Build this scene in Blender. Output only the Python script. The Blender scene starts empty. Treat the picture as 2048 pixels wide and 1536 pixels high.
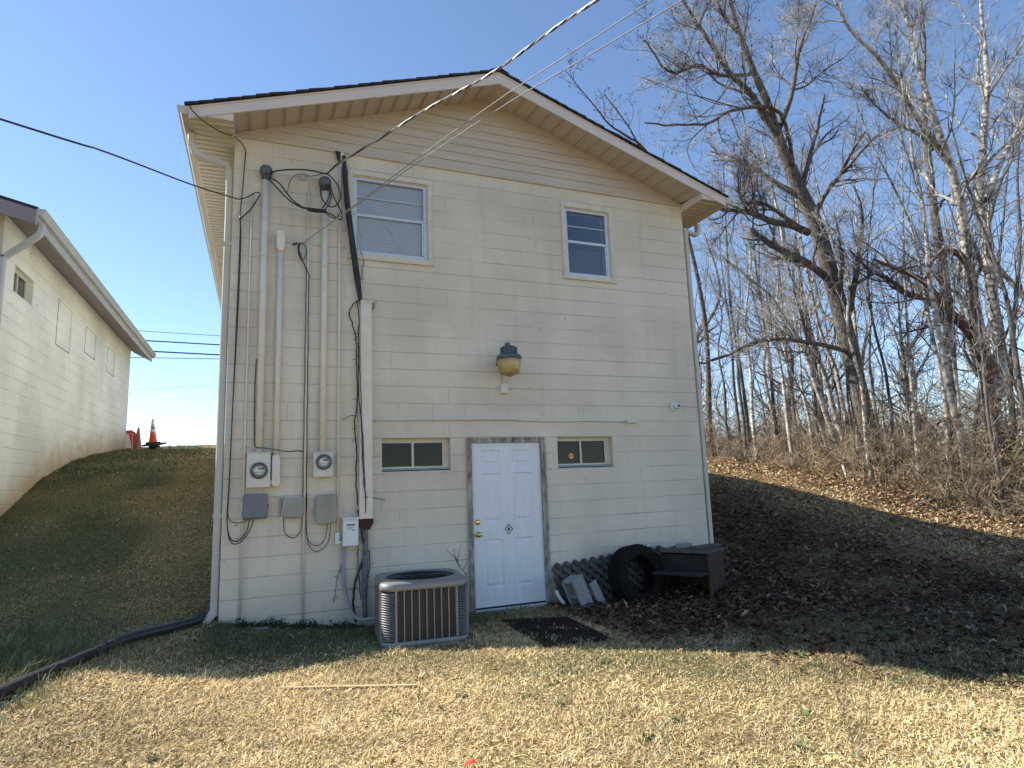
import bpy, math, random
import numpy as np
from mathutils import Vector, Matrix

C = bpy.context.scene.collection
PI = math.pi
rad = math.radians

# ------------------------------------------------------------------ camera
CAM = np.array([0.35219, -7.1520, 1.50303]); YAW, PITCH, ROLL, FPX = -0.387008, 0.154116, -0.036605, 1241.846
def cam_axes():
    ca, sa, cb, sb, cc, sc = math.cos(YAW), math.sin(YAW), math.cos(PITCH), math.sin(PITCH), math.cos(ROLL), math.sin(ROLL)
    f = np.array([-sa*cb, ca*cb, sb]); r = np.array([ca, sa, 0.0]); u = np.cross(r, f)
    return r*cc + u*sc, f, -r*sc + u*cc
AR, AF, AU = cam_axes()
cam = bpy.data.cameras.new("camera"); camo = bpy.data.objects.new("camera", cam); C.objects.link(camo)
cam.sensor_fit = 'HORIZONTAL'; cam.sensor_width = 36; cam.lens = 36*FPX/2048; cam.clip_start = 0.05; cam.clip_end = 3000
camo.matrix_world = Matrix(((AR[0], AU[0], -AF[0], CAM[0]), (AR[1], AU[1], -AF[1], CAM[1]), (AR[2], AU[2], -AF[2], CAM[2]), (0, 0, 0, 1)))
bpy.context.scene.camera = camo

# ------------------------------------------------------------------ sky, sun, exposure
SUN = Vector((-1.0, 0.655, 1.0)).normalized()
w = bpy.data.worlds.new("World"); bpy.context.scene.world = w; w.use_nodes = True
nt = w.node_tree; bg = nt.nodes["Background"]; sk = nt.nodes.new("ShaderNodeTexSky")
sk.sky_type = 'NISHITA'; sk.sun_disc = False
sk.sun_elevation = math.asin(SUN.z); sk.sun_rotation = math.atan2(SUN.x, SUN.y)
sk.altitude = 900; sk.air_density = 1.0; sk.dust_density = 0.1; sk.ozone_density = 2.6
nt.links.new(sk.outputs[0], bg.inputs[0]); bg.inputs[1].default_value = 0.12
sl = bpy.data.lights.new("sun", 'SUN'); sl.energy = 5.0; sl.angle = rad(0.5); sl.color = (1.0, 0.95, 0.86)
so = bpy.data.objects.new("sun", sl); C.objects.link(so); so.rotation_euler = SUN.to_track_quat('Z', 'Y').to_euler()
vs = bpy.context.scene.view_settings; vs.view_transform = 'Standard'; vs.look = 'None'; vs.exposure = 0.95; vs.gamma = 1

# ------------------------------------------------------------------ pixel -> point helpers (photo pixels, 2048 wide)
def ray(x, y): return AF + (x-1024)/FPX*AR - (y-768)/FPX*AU
def at(x, y, Y=0.0):
    d = ray(x, y); return CAM + d*((Y-CAM[1])/d[1])
def atx(x, y, X):
    d = ray(x, y); return CAM + d*((X-CAM[0])/d[0])
def gz(x, y, z=0.0):
    d = ray(x, y); return CAM + d*((z-CAM[2])/d[2])

# ------------------------------------------------------------------ terrain height
def sstep(a, b, x):
    t = np.clip((x-a)/(b-a), 0, 1); return t*t*(3-2*t)
LY = [-60, -8, -2, -.9, 0, 1.5, 3.9, 5.5, 7.2, 9.1, 11.5, 13, 20, 400]; LZ = [-.6, -.1, 0, .02, .18, .56, 1.25, 1.8, 2.15, 2.42, 2.62, 2.80, 2.85, 2.85]
RY = [-60, -8, -3, -2, -.8, .7, 1.8, 3.2, 5, 7, 10, 14, 400]; RZ = [-.6, -.1, .0, .05, .23, .5, .76, 1.13, 1.48, 1.78, 2.03, 2.12, 2.2]
def vnoise(x, y, s=1.0, seed=0):
    x = np.asarray(x, float)/s + seed*17.3; y = np.asarray(y, float)/s + seed*9.1
    xi = np.floor(x).astype(np.int64); yi = np.floor(y).astype(np.int64); fx = x-xi; fy = y-yi
    fx = fx*fx*(3-2*fx); fy = fy*fy*(3-2*fy)
    def h(a, b):
        n = (a*374761393 + b*668265263 + seed*982451653) & 0xffffffff
        n = ((n ^ (n >> 13))*1274126177) & 0xffffffff
        return ((n ^ (n >> 16)) & 0xffff)/65535.0
    return (h(xi, yi)*(1-fx)+h(xi+1, yi)*fx)*(1-fy)+(h(xi, yi+1)*(1-fx)+h(xi+1, yi+1)*fx)*fy
def hz(X, Y):
    X = np.asarray(X, float); Y = np.asarray(Y, float)
    L = np.interp(Y, LY, LZ) + .06*sstep(-3, 0, X)*sstep(8, 12, Y)
    w2 = sstep(6.2, 9.5, X)
    R = np.interp(Y-.7*(1-w2), RY, RZ)
    a = sstep(0, 1.5, X); b = sstep(4.6, 6.6, X)
    z1 = L*(1-a)+R*b
    z2 = L*(1-sstep(0, 6, X))+R*sstep(0, 6, X)
    k = sstep(7, 12, Y); z = z1*(1-k)+z2*k
    z = z + .15*sstep(.3, -1.0, X)*sstep(-3.6, -1.2, Y)*sstep(2.5, .3, Y)
    z = z - .10*np.clip(X-15, 0, 45) - 0.02*np.clip(X-15, 0, 6)
    z = z + .05*(vnoise(X, Y, 1.3, 3)-.5)*sstep(.8, 3, np.abs(X-3)-3.0+np.clip(-Y, 0, 5))
    return z
def hz1(x, y): return float(hz(x, y))

# ------------------------------------------------------------------ materials
MATS = {}
def nodes_of(m): return m.node_tree.nodes, m.node_tree.links
def mat(name, c1, c2=None, scale=8, rough=.7, metal=0, bump=0, bscale=60, stretch=(1, 1, 1), contrast=.5, trans=0, spec=.4, attr=None, detail=4):
    if name in MATS: return MATS[name]
    m = bpy.data.materials.new(name); m.use_nodes = True; N, L = nodes_of(m); b = N["Principled BSDF"]
    b.inputs['Roughness'].default_value = rough; b.inputs['Metallic'].default_value = metal
    b.inputs['Specular IOR Level'].default_value = spec
    if trans: b.inputs['Transmission Weight'].default_value = trans
    g = N.new("ShaderNodeNewGeometry"); mp = N.new("ShaderNodeMapping"); mp.inputs['Scale'].default_value = stretch
    L.new(g.outputs['Position'], mp.inputs['Vector'])
    if c2 is None: c2 = tuple(x*.8 for x in c1)
    n = N.new("ShaderNodeTexNoise"); n.inputs['Scale'].default_value = scale; n.inputs['Detail'].default_value = detail
    L.new(mp.outputs[0], n.inputs['Vector'])
    r = N.new("ShaderNodeValToRGB"); r.color_ramp.elements[0].position = .5-contrast/2; r.color_ramp.elements[1].position = .5+contrast/2
    r.color_ramp.elements[0].color = (*c2, 1); r.color_ramp.elements[1].color = (*c1, 1)
    L.new(n.outputs[0], r.inputs[0])
    col = r.outputs[0]
    if attr:
        at_ = N.new("ShaderNodeAttribute"); at_.attribute_name = attr; col = at_.outputs['Color']
    L.new(col, b.inputs['Base Color'])
    if bump:
        bn = N.new("ShaderNodeTexNoise"); bn.inputs['Scale'].default_value = bscale; bn.inputs['Detail'].default_value = 6; L.new(mp.outputs[0], bn.inputs['Vector'])
        bp = N.new("ShaderNodeBump"); bp.inputs['Strength'].default_value = bump; bp.inputs['Distance'].default_value = .01
        L.new(bn.outputs[0], bp.inputs['Height']); L.new(bp.outputs[0], b.inputs['Normal'])
    MATS[name] = m; return m

def block_mat(name, axis, base=(.685, .605, .485), dark=(.30, .26, .19), stain=None, jointk=.55):
    m = bpy.data.materials.new(name); m.use_nodes = True; N, L = nodes_of(m); b = N["Principled BSDF"]
    b.inputs['Roughness'].default_value = .62; b.inputs['Specular IOR Level'].default_value = .3
    def math_(op, a, c=None, d=None):
        n = N.new("ShaderNodeMath"); n.operation = op
        for i, v in enumerate((a, c, d)):
            if v is None: continue
            if isinstance(v, (int, float)): n.inputs[i].default_value = v
            else: L.new(v, n.inputs[i])
        return n.outputs[0]
    def mr(v, a, c, d, e, smooth=True):
        n = N.new("ShaderNodeMapRange"); n.interpolation_type = 'SMOOTHSTEP' if smooth else 'LINEAR'
        L.new(v, n.inputs[0])
        for i, q in zip((1, 2, 3, 4), (a, c, d, e)): n.inputs[i].default_value = q
        return n.outputs[0]
    g = N.new("ShaderNodeNewGeometry"); s = N.new("ShaderNodeSeparateXYZ"); L.new(g.outputs['Position'], s.inputs[0])
    U = s.outputs[axis]; Z = s.outputs[2]
    def noise(sc, det=4, vec=None, rough=.5):
        n = N.new("ShaderNodeTexNoise"); n.inputs['Scale'].default_value = sc; n.inputs['Detail'].default_value = det; n.inputs['Roughness'].default_value = rough
        L.new(vec or g.outputs['Position'], n.inputs['Vector']); return n.outputs[0]
    wob = math_('MULTIPLY', math_('SUBTRACT', noise(3.0), .5), .010)
    zz = math_('ADD', Z, wob)
    fr = math_('FRACT', math_('DIVIDE', math_('ADD', zz, 20.32), .2032))
    dd = math_('MULTIPLY', math_('MINIMUM', fr, math_('SUBTRACT', 1.0, fr)), .2032)
    hm = mr(dd, .0015, .0075, 1, 0)
    row = math_('FLOOR', math_('DIVIDE', math_('ADD', Z, 20.32), .2032))
    odd = math_('MODULO', row, 2.0)
    uu = math_('DIVIDE', math_('ADD', math_('ADD', U, 40.64), math_('MULTIPLY', odd, .2032)), .4064)
    fu = math_('FRACT', uu); du = math_('MULTIPLY', math_('MINIMUM', fu, math_('SUBTRACT', 1.0, fu)), .4064)
    vm = math_('MULTIPLY', mr(du, .001, .006, 1, 0), mr(noise(2.3, 2), .5, .66, .05, .8))
    joint = math_('MAXIMUM', math_('MULTIPLY', hm, mr(noise(1.3, 4), .34, .60, .25, 1.0)), vm)
    crack = mr(noise(1.7, 5), .60, .70, 0, 1)
    jc = math_('MULTIPLY', hm, crack)
    big = noise(.9, 6); fine = noise(22, 5)
    r = N.new("ShaderNodeValToRGB"); r.color_ramp.elements[0].color = (*[c*.83 for c in base], 1); r.color_ramp.elements[1].color = (*[min(1, c*1.07) for c in base], 1)
    r.color_ramp.elements[0].position = .34; r.color_ramp.elements[1].position = .66; L.new(big, r.inputs[0])
    def mix(fac, a, c):
        n = N.new("ShaderNodeMixRGB"); L.new(fac, n.inputs[0])
        for i, v in ((1, a), (2, c)):
            if isinstance(v, tuple): n.inputs[i].default_value = (*v, 1)
            else: L.new(v, n.inputs[i])
        return n.outputs[0]
    col = mix(mr(fine, .50, .85, 0, .25), r.outputs[0], tuple(c*.6 for c in base))
    col = mix(math_('MULTIPLY', joint, jointk*.75), col, tuple(c*.45 for c in base))
    col = mix(math_('MULTIPLY', jc, .5), col, dark)
    # rising damp / mud splash band along the ground
    sp = math_('MULTIPLY', mr(math_('ADD', Z, math_('MULTIPLY', noise(5, 5), .5)), .25, .62, 1, 0), .35) if axis == 0 else None
    if sp is not None: col = mix(sp, col, (.33, .32, .27))
    dm = N.new("ShaderNodeMapping"); dm.inputs['Scale'].default_value = (7, 7, .55); L.new(g.outputs['Position'], dm.inputs[0])
    drip = mr(noise(1.0, 6, dm.outputs[0]), .52, .74, 0, .26 if axis == 0 else .08)
    col = mix(drip, col, tuple(c*.62 for c in base))
    patch = mr(noise(1.6, 2), .60, .615, 0, .16)
    col = mix(patch, col, tuple(min(1, c*1.12) for c in base))
    # small chips and specks
    col = mix(mr(noise(11, 3), .715, .74, 0, .6), col, dark)
    if axis == 0:   # grime streaks below and beside the utility boxes
        st = N.new("ShaderNodeMapping"); st.inputs['Scale'].default_value = (9, 1, .8); L.new(g.outputs['Position'], st.inputs[0])
        streak = mr(noise(1.0, 5, st.outputs[0]), .50, .72, 0, .40)
        reg = math_('MULTIPLY', mr(U, .1, 1.9, 1, 0), mr(Z, .6, 1.3, 0, 1))
        col = mix(math_('MULTIPLY', streak, reg), col, (.40, .34, .25))
    if axis == 1:   # clay splash that follows the sloping ground line
        rp = N.new("ShaderNodeValToRGB"); e_ = rp.color_ramp.elements; e_[0].position = 0; e_[0].color = (.33, .33, .33, 1); e_[1].position = 1; e_[1].color = (.90, .90, .90, 1)
        for yy, zz_ in ((3.9, 1.25), (5.5, 1.8), (7.2, 2.15), (9.1, 2.42), (11.5, 2.62)):
            q_ = e_.new((yy-3)/10); q_.color = (zz_/3, zz_/3, zz_/3, 1)
        L.new(math_('DIVIDE', math_('SUBTRACT', s.outputs[1], 3.0), 10.0), rp.inputs[0]); gl = math_('MULTIPLY', rp.outputs[0], 3.0)
        hh = math_('SUBTRACT', Z, gl)
        cl = mr(math_('ADD', hh, math_('MULTIPLY', noise(3.5, 5), .55)), .22, .95, 1, 0)
        col = mix(math_('MULTIPLY', cl, .8), col, (.46, .30, .15))
    L.new(col, b.inputs['Base Color'])
    h = math_('SUBTRACT', math_('MULTIPLY', noise(70, 7), .30), math_('MULTIPLY', joint, 1.0))
    h = math_('ADD', h, math_('MULTIPLY', noise(7, 3), .35))
    bp = N.new("ShaderNodeBump"); bp.inputs['Strength'].default_value = .8; bp.inputs['Distance'].default_value = .006
    L.new(h, bp.inputs['Height']); L.new(bp.outputs[0], b.inputs['Normal'])
    return m

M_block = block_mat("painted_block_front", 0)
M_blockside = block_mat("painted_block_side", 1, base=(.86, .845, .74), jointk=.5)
M_siding = mat("painted_siding", (.61, .54, .455), (.48, .41, .33), 2.2, .6, bump=.4, bscale=30, stretch=(.6, 1, 14))
M_vinyl = mat("beige_vinyl", (.56, .49, .44), (.52, .45, .40), 3, .5)
M_fascia = mat("white_aluminium_trim", (.68, .59, .54), (.61, .53, .48), 2, .6)
M_vside = mat("cream_side_vinyl", (.64, .60, .53), (.58, .54, .47), 3, .5)
M_gutter = mat("gutter_cream", (.58, .53, .46), (.48, .44, .38), 3, .6)
M_shingle = mat("asphalt_shingle", (.055, .052, .050), (.028, .027, .028), 40, .95, bump=.8, bscale=200)
M_pipe = mat("painted_conduit", (.76, .69, .585), (.66, .595, .50), 9, .75, bump=.25, bscale=50)
M_white = mat("white_paint", (.74, .74, .73), (.66, .66, .65), 6, .42)
M_door = mat("door_paint", (.76, .76, .78), (.68, .68, .70), 2.5, .38, stretch=(6, 1, 1))
M_oldwood = mat("weathered_frame_wood", (.46, .43, .39), (.13, .115, .10), 7, .85, bump=.6, bscale=40, stretch=(3, 3, .9), contrast=.35)
M_alu = mat("window_aluminium", (.62, .64, .68), (.52, .54, .57), 8, .35, .25)
M_trimw = mat("window_trim_paint", (.70, .65, .54), (.56, .51, .40), 9, .6, bump=.35, bscale=45)
M_brass = mat("brass", (.75, .55, .22), (.6, .42, .15), 10, .22, 1)
M_black = mat("black_rubber", (.022, .022, .024), (.014, .014, .015), 12, .55)
M_tire = mat("tyre_rubber", (.016, .014, .013), (.008, .007, .0065), 8, .9, bump=.4, bscale=60, spec=.15)
M_cable = mat("black_cable", (.03, .031, .035), (.02, .02, .022), 20, .45)
M_wire = mat("bare_aluminium_cable", (.55, .54, .50), (.42, .41, .38), 30, .45, .3)
M_greyp = mat("grey_plastic_box", (.20, .205, .215), (.15, .155, .165), 6, .55, bump=.15)
M_beigep = mat("beige_grey_box", (.33, .32, .265), (.27, .26, .215), 5, .55)
M_metergrey = mat("meter_socket_paint", (.70, .66, .60), (.60, .56, .48), 8, .4)
M_cast = mat("cast_aluminium_grey", (.14, .15, .165), (.08, .085, .095), 12, .5, .3)
M_amber = mat("yellowed_lamp_lens", (.50, .36, .13), (.32, .19, .06), 5, .28, spec=.6)
M_acs = mat("unit_sheet_metal", (.25, .24, .225), (.205, .197, .185), 5, .38, .2)
M_acd = mat("unit_dark_coil", (.030, .028, .027), (.015, .015, .015), 120, .6)
M_acb = mat("unit_base", (.06, .055, .05), (.035, .032, .03), 10, .8)
M_cinder = mat("cinder_block", (.34, .33, .32), (.23, .22, .21), 30, .9, bump=.6, bscale=120)
M_lat = mat("grey_lattice_plastic", (.105, .095, .085), (.045, .040, .036), 10, .6)
M_boards = mat("grey_weathered_board", (.115, .11, .105), (.045, .042, .04), 4, .85, bump=.6, bscale=30, stretch=(3, 12, 12))
M_veneer = mat("peeling_brown_veneer", (.055, .026, .016), (.016, .010, .008), 9, .7, bump=.5, bscale=25)
M_darkw = mat("dark_damp_wood", (.020, .018, .016), (.008, .007, .007), 7, .8, bump=.5, bscale=40)
M_mat = mat("dark_door_mat", (.045, .034, .025), (.018, .013, .010), 9, 1.0, bump=.6, bscale=150, spec=.05)
M_drain = mat("black_drain_pipe", (.035, .036, .038), (.022, .022, .024), 10, .32)
M_orange = mat("cone_orange", (.85, .12, .03), (.7, .08, .02), 5, .5)
M_dirtyor = mat("dirty_cone", (.36, .12, .07), (.20, .09, .06), 8, .7)
M_dropgrey = mat("grey_cable_jacket", (.26, .255, .24), (.16, .155, .15), 30, .5)
M_telw = mat("grey_telephone_wire", (.34, .33, .31), (.24, .235, .22), 30, .5)
M_refl = mat("cone_white_band", (.8, .8, .8), (.7, .7, .7), 5, .4)
M_brown = mat("purple_brown_soffit", (.26, .22, .23), (.23, .19, .20), 3, .6)
M_curt = mat("dim_interior", (.02, .02, .022), (.012, .012, .012), 3, .9)
M_blind = mat("white_blind", (.88, .87, .84), (.84, .83, .80), 3, .5)
M_vine = mat("dead_vine", (.07, .05, .038), (.03, .022, .018), 20, .9)
M_rust = mat("rust_red_brick", (.09, .032, .024), (.04, .018, .013), 15, .9)
M_insul = mat("pipe_insulation", (.11, .115, .125), (.05, .05, .055), 14, .75)
M_red = mat("red_plastic", (.75, .07, .05), (.6, .05, .04), 5, .5)
M_slat = mat("pale_wood_lath", (.60, .47, .26), (.46, .34, .18), 9, .75)
M_bark = mat("bark_grey", (.19, .16, .135), (.028, .023, .020), 9, .95, bump=1.0, bscale=26, stretch=(3, 3, .8), contrast=.35)
M_barkw = mat("bark_pale", (.56, .52, .45), (.09, .075, .062), 6, .9, bump=.7, bscale=30, stretch=(1, 1, 1.8), contrast=.30)
M_barkr = mat("bark_red", (.24, .115, .075), (.06, .04, .032), 10, .95, bump=1.0, bscale=26, stretch=(3, 3, .8), contrast=.4)
M_twig = mat("twig_bark", (.46, .425, .39), (.045, .038, .034), 1.6, .8, contrast=.16)
M_brush = mat("brush_stems", (.42, .32, .20), (.06, .042, .028), 3, .85, contrast=.2)
M_scrub = mat("scrub_stems", (.20, .155, .11), (.045, .034, .025), 1.2, .85, contrast=.3)
M_pod = mat("seed_pod", (.05, .038, .03), (.03, .022, .018), 20, .9)
M_tint = mat("dry_grass_blades", (.5, .4, .2), rough=.7, attr="tint", spec=.25)
M_leaf = mat("dry_leaves", (.3, .2, .1), rough=.75, attr="tint", spec=.25)
M_weed = mat("dark_weed_leaves", (.035, .055, .022), (.02, .03, .014), 20, .6)
M_ever = mat("evergreen_leaves", (.06, .085, .035), (.03, .045, .02), 10, .6)

def glass_mat(name, base, rough=.06, add=.04, refl=.9):
    m = bpy.data.materials.new(name); m.use_nodes = True; N, L = nodes_of(m); b = N["Principled BSDF"]
    b.inputs['Base Color'].default_value = (*base, 1); b.inputs['Roughness'].default_value = rough; b.inputs['Specular IOR Level'].default_value = .6
    b.inputs['Transmission Weight'].default_value = 0.0
    mx = N.new("ShaderNodeMixShader"); tr = N.new("ShaderNodeBsdfTransparent"); fr = N.new("ShaderNodeFresnel"); fr.inputs[0].default_value = 1.5
    gl = N.new("ShaderNodeBsdfGlossy"); gl.inputs['Roughness'].default_value = rough
    mx.inputs[0].default_value = .5; tr.inputs[0].default_value = (*base, 1)
    ad = N.new("ShaderNodeMath"); ad.operation = 'ADD'; ad.inputs[1].default_value = add; gl.inputs['Color'].default_value = (refl, refl, refl, 1); L.new(fr.outputs[0], ad.inputs[0])
    L.new(ad.outputs[0], mx.inputs[0]); L.new(tr.outputs[0], mx.inputs[1]); L.new(gl.outputs[0], mx.inputs[2])
    L.new(mx.outputs[0], N["Material Output"].inputs[0])
    return m
M_glass = glass_mat("window_glass", (.95, .96, .97), .05, .02, .8)
M_glassd = glass_mat("dusty_dark_glass", (.45, .45, .44), .08, .0, .42)
M_glassn = glass_mat("pale_reflecting_glass", (.5, .5, .5), .08, .18, .75)
M_gutn = mat("grey_gutter", (.48, .475, .46), (.40, .395, .38), 3, .6)

# ------------------------------------------------------------------ object helpers
ORI = {}
def tag(o, label=None, cat=None, group=None, kind=None):
    if label: o['label'] = label
    if cat: o['category'] = cat
    if group: o['group'] = group
    if kind: o['kind'] = kind
    return o
def thing(name, loc, label, cat, group=None):
    o = bpy.data.objects.new(name, None); o.empty_display_size = .2; C.objects.link(o); o.location = loc
    ORI[o.name] = Vector(loc); return tag(o, label, cat, group)
def link_mesh(me, name, parent=None, origin=(0, 0, 0)):
    o = bpy.data.objects.new(name, me); C.objects.link(o)
    if parent is not None: o.parent = parent; ORI[o.name] = ORI[parent.name]
    else: o.location = origin; ORI[o.name] = Vector(origin)
    return o

class MB:
    def __init__(s): s.v = []; s.f = []
    def add(s, vs_, fs_):
        n = len(s.v); s.v += [tuple(map(float, v)) for v in vs_]; s.f += [tuple(n+i for i in f) for f in fs_]; return s
    def box(s, x0, x1, y0, y1, z0, z1, M=None):
        vs_ = [(x, y, z) for z in (z0, z1) for y in (y0, y1) for x in (x0, x1)]
        if M is not None: vs_ = [M @ Vector(v) for v in vs_]
        return s.add(vs_, [(0, 2, 3, 1), (4, 5, 7, 6), (0, 1, 5, 4), (2, 6, 7, 3), (0, 4, 6, 2), (1, 3, 7, 5)])
    def prism(s, poly, d0, d1, axis=1, M=None):
        """poly of 2-D points extruded along axis (0,1,2)."""
        n = len(poly)
        def mk(p, d):
            q = {0: (d, p[0], p[1]), 1: (p[0], d, p[1]), 2: (p[0], p[1], d)}[axis]
            return M @ Vector(q) if M is not None else q
        vs_ = [mk(p, d0) for p in poly]+[mk(p, d1) for p in poly]
        fs_ = [tuple(range(n))[::-1], tuple(range(n, 2*n))]+[(i, (i+1) % n, n+(i+1) % n, n+i) for i in range(n)]
        return s.add(vs_, fs_)
    def tube(s, pts, r, n=8, cap=True, smooth_n=0):
        P = [np.array(p, float) for p in pts]
        if smooth_n: P = catmull(P, smooth_n)
        m = len(P); rr = r if hasattr(r, '__len__') else [r]*m
        if len(rr) != m: rr = np.interp(np.linspace(0, 1, m), np.linspace(0, 1, len(rr)), rr)
        T = [P[min(i+1, m-1)]-P[max(i-1, 0)] for i in range(m)]; T = [t/(np.linalg.norm(t)+1e-9) for t in T]
        a = np.array([0, 0, 1.]) if abs(T[0][2]) < .9 else np.array([1., 0, 0]); u = np.cross(T[0], a); u /= np.linalg.norm(u)
        vs_ = []
        for i in range(m):
            u = u-T[i]*np.dot(u, T[i]); u /= (np.linalg.norm(u)+1e-9); v = np.cross(T[i], u)
            for k in range(n):
                t = 2*PI*k/n; vs_.append(P[i]+rr[i]*(math.cos(t)*u+math.sin(t)*v))
        fs_ = [(i*n+k, i*n+(k+1) % n, (i+1)*n+(k+1) % n, (i+1)*n+k) for i in range(m-1) for k in range(n)]
        if cap: fs_ += [tuple(range(n))[::-1], tuple((m-1)*n+k for k in range(n))]
        return s.add(vs_, fs_)
    def lathe(s, prof, c, n=24, M=None):
        """prof: (r, z) list round the z axis at c, or transformed by M."""
        vs_ = []
        for r, z in prof:
            for k in range(n):
                p = Vector((r*math.cos(2*PI*k/n), r*math.sin(2*PI*k/n), z))
                if M is not None: p = M @ p
                vs_.append((p.x+c[0], p.y+c[1], p.z+c[2]))
        m = len(prof)
        return s.add(vs_, [(i*n+k, i*n+(k+1) % n, (i+1)*n+(k+1) % n, (i+1)*n+k) for i in range(m-1) for k in range(n)]+[tuple(range(n))[::-1], tuple((m-1)*n+k for k in range(n))])
    def xf(s, M):
        s.v = [tuple(M @ Vector(v)) for v in s.v]; return s
    def build(s, name, m, parent=None, origin=None, smooth=False, bevel=0, label=None):
        if origin is None: origin = tuple(ORI[parent.name]) if parent is not None else (0, 0, 0)
        me = bpy.data.meshes.new(name); me.from_pydata([(a-origin[0], b-origin[1], c-origin[2]) for a, b, c in s.v], [], s.f)
        me.materials.append(m)
        if smooth: me.polygons.foreach_set("use_smooth", [len(p.vertices) == 4 for p in me.polygons])
        me.update(); o = link_mesh(me, name, parent, origin)
        if bevel:
            b = o.modifiers.new("bevel", 'BEVEL'); b.width = bevel; b.segments = 2; b.limit_method = 'ANGLE'; b.angle_limit = rad(40)
        if label: o['label'] = label
        return o
def catmull(P, k):
    P = [P[0]]+list(P)+[P[-1]]; out = []
    for i in range(1, len(P)-2):
        for j in range(k):
            t = j/k; a, b, c, d = P[i-1], P[i], P[i+1], P[i+2]
            out.append(.5*((2*b)+(-a+c)*t+(2*a-5*b+4*c-d)*t*t+(-a+3*b-3*c+d)*t**3))
    out.append(P[-2]); return out
def np_mesh(name, V, quads=None, tris=None, m=None, tint=None, smooth=False):
    me = bpy.data.meshes.new(name); V = np.asarray(V, np.float32); loops = []; starts = []; cnt = 0
    parts = []
    if quads is not None and len(quads): parts.append((np.asarray(quads, np.int32), 4))
    if tris is not None and len(tris): parts.append((np.asarray(tris, np.int32), 3))
    for a, k in parts:
        loops.append(a.ravel()); starts.append(cnt+np.arange(len(a), dtype=np.int32)*k); cnt += a.size
    loops = np.concatenate(loops); starts = np.concatenate(starts)
    me.vertices.add(len(V)); me.vertices.foreach_set("co", V.ravel())
    me.loops.add(len(loops)); me.loops.foreach_set("vertex_index", loops)
    me.polygons.add(len(starts)); me.polygons.foreach_set("loop_start", starts)
    if smooth: me.polygons.foreach_set("use_smooth", np.ones(len(starts), bool))
    if tint is not None:
        a = me.attributes.new("tint", 'FLOAT_COLOR', 'POINT'); c = np.ones((len(V), 4), np.float32); c[:, :3] = tint; a.data.foreach_set("color", c.ravel())
    if m: me.materials.append(m)
    me.update(calc_edges=True); me.validate(); return me

# ================================================================== GROUND
def build_ground():
    def axis(lo, hi, fine, coarse_end):
        a = list(np.arange(lo, hi+1e-6, fine)); s = fine; x = hi; y = lo; L_, R_ = [], []
        while x < coarse_end: s *= 1.25; x += s; R_.append(x)
        s = fine
        while y > -coarse_end: s *= 1.25; y -= s; L_.append(y)
        return np.array(L_[::-1]+a+R_)
    xs = axis(-4, 18, .2, 900); ys = axis(-7, 16, .2, 900)
    X, Y = np.meshgrid(xs, ys); Z = hz(X, Y); V = np.stack([X, Y, Z], -1).reshape(-1, 3)
    nx, ny = len(xs), len(ys); i = np.arange(nx-1)[None, :]+np.arange(ny-1)[:, None]*nx
    Q = np.stack([i, i+1, i+1+nx, i+nx], -1).reshape(-1, 4)
    m = bpy.data.materials.new("lawn_ground"); m.use_nodes = True; N, L = nodes_of(m); b = N["Principled BSDF"]; b.inputs['Roughness'].default_value = .95
    b.inputs['Specular IOR Level'].default_value = .1
    g = N.new("ShaderNodeNewGeometry")
    def noise(sc, d=5):
        n = N.new("ShaderNodeTexNoise"); n.inputs['Scale'].default_value = sc; n.inputs['Detail'].default_value = d; L.new(g.outputs['Position'], n.inputs[0]); return n.outputs[0]
    r = N.new("ShaderNodeValToRGB"); e = r.color_ramp.elements; e[0].position = .35; e[0].color = (.085, .06, .03, 1); e[1].position = .62; e[1].color = (.36, .26, .12, 1)
    L.new(noise(34, 8), r.inputs[0])
    r2 = N.new("ShaderNodeValToRGB"); e = r2.color_ramp.elements; e[0].position = .40; e[0].color = (.045, .055, .025, 1); e[1].position = .7; e[1].color = (.11, .115, .05, 1); L.new(noise(25, 8), r2.inputs[0])
    at_ = N.new("ShaderNodeAttribute"); at_.attribute_name = "tint"; sp = N.new("ShaderNodeSeparateColor"); L.new(at_.outputs['Color'], sp.inputs[0])
    mx = N.new("ShaderNodeMixRGB"); L.new(sp.outputs[1], mx.inputs[0]); L.new(r.outputs[0], mx.inputs[1]); L.new(r2.outputs[0], mx.inputs[2])
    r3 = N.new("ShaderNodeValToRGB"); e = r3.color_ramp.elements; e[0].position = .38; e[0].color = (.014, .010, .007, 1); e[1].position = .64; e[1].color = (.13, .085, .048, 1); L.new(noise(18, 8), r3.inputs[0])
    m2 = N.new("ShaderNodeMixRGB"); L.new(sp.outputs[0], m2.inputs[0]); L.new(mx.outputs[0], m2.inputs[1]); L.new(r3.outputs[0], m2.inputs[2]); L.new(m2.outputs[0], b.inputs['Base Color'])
    bp = N.new("ShaderNodeBump"); bp.inputs['Distance'].default_value = .03; bp.inputs['Strength'].default_value = .8; L.new(noise(30, 8), bp.inputs['Height']); L.new(bp.outputs[0], b.inputs['Normal'])
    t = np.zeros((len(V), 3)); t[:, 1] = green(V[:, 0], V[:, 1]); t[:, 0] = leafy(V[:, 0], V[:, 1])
    o = link_mesh(np_mesh("ground", V, Q, m=m, tint=t, smooth=True), "ground"); tag(o, kind='structure'); return o
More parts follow.
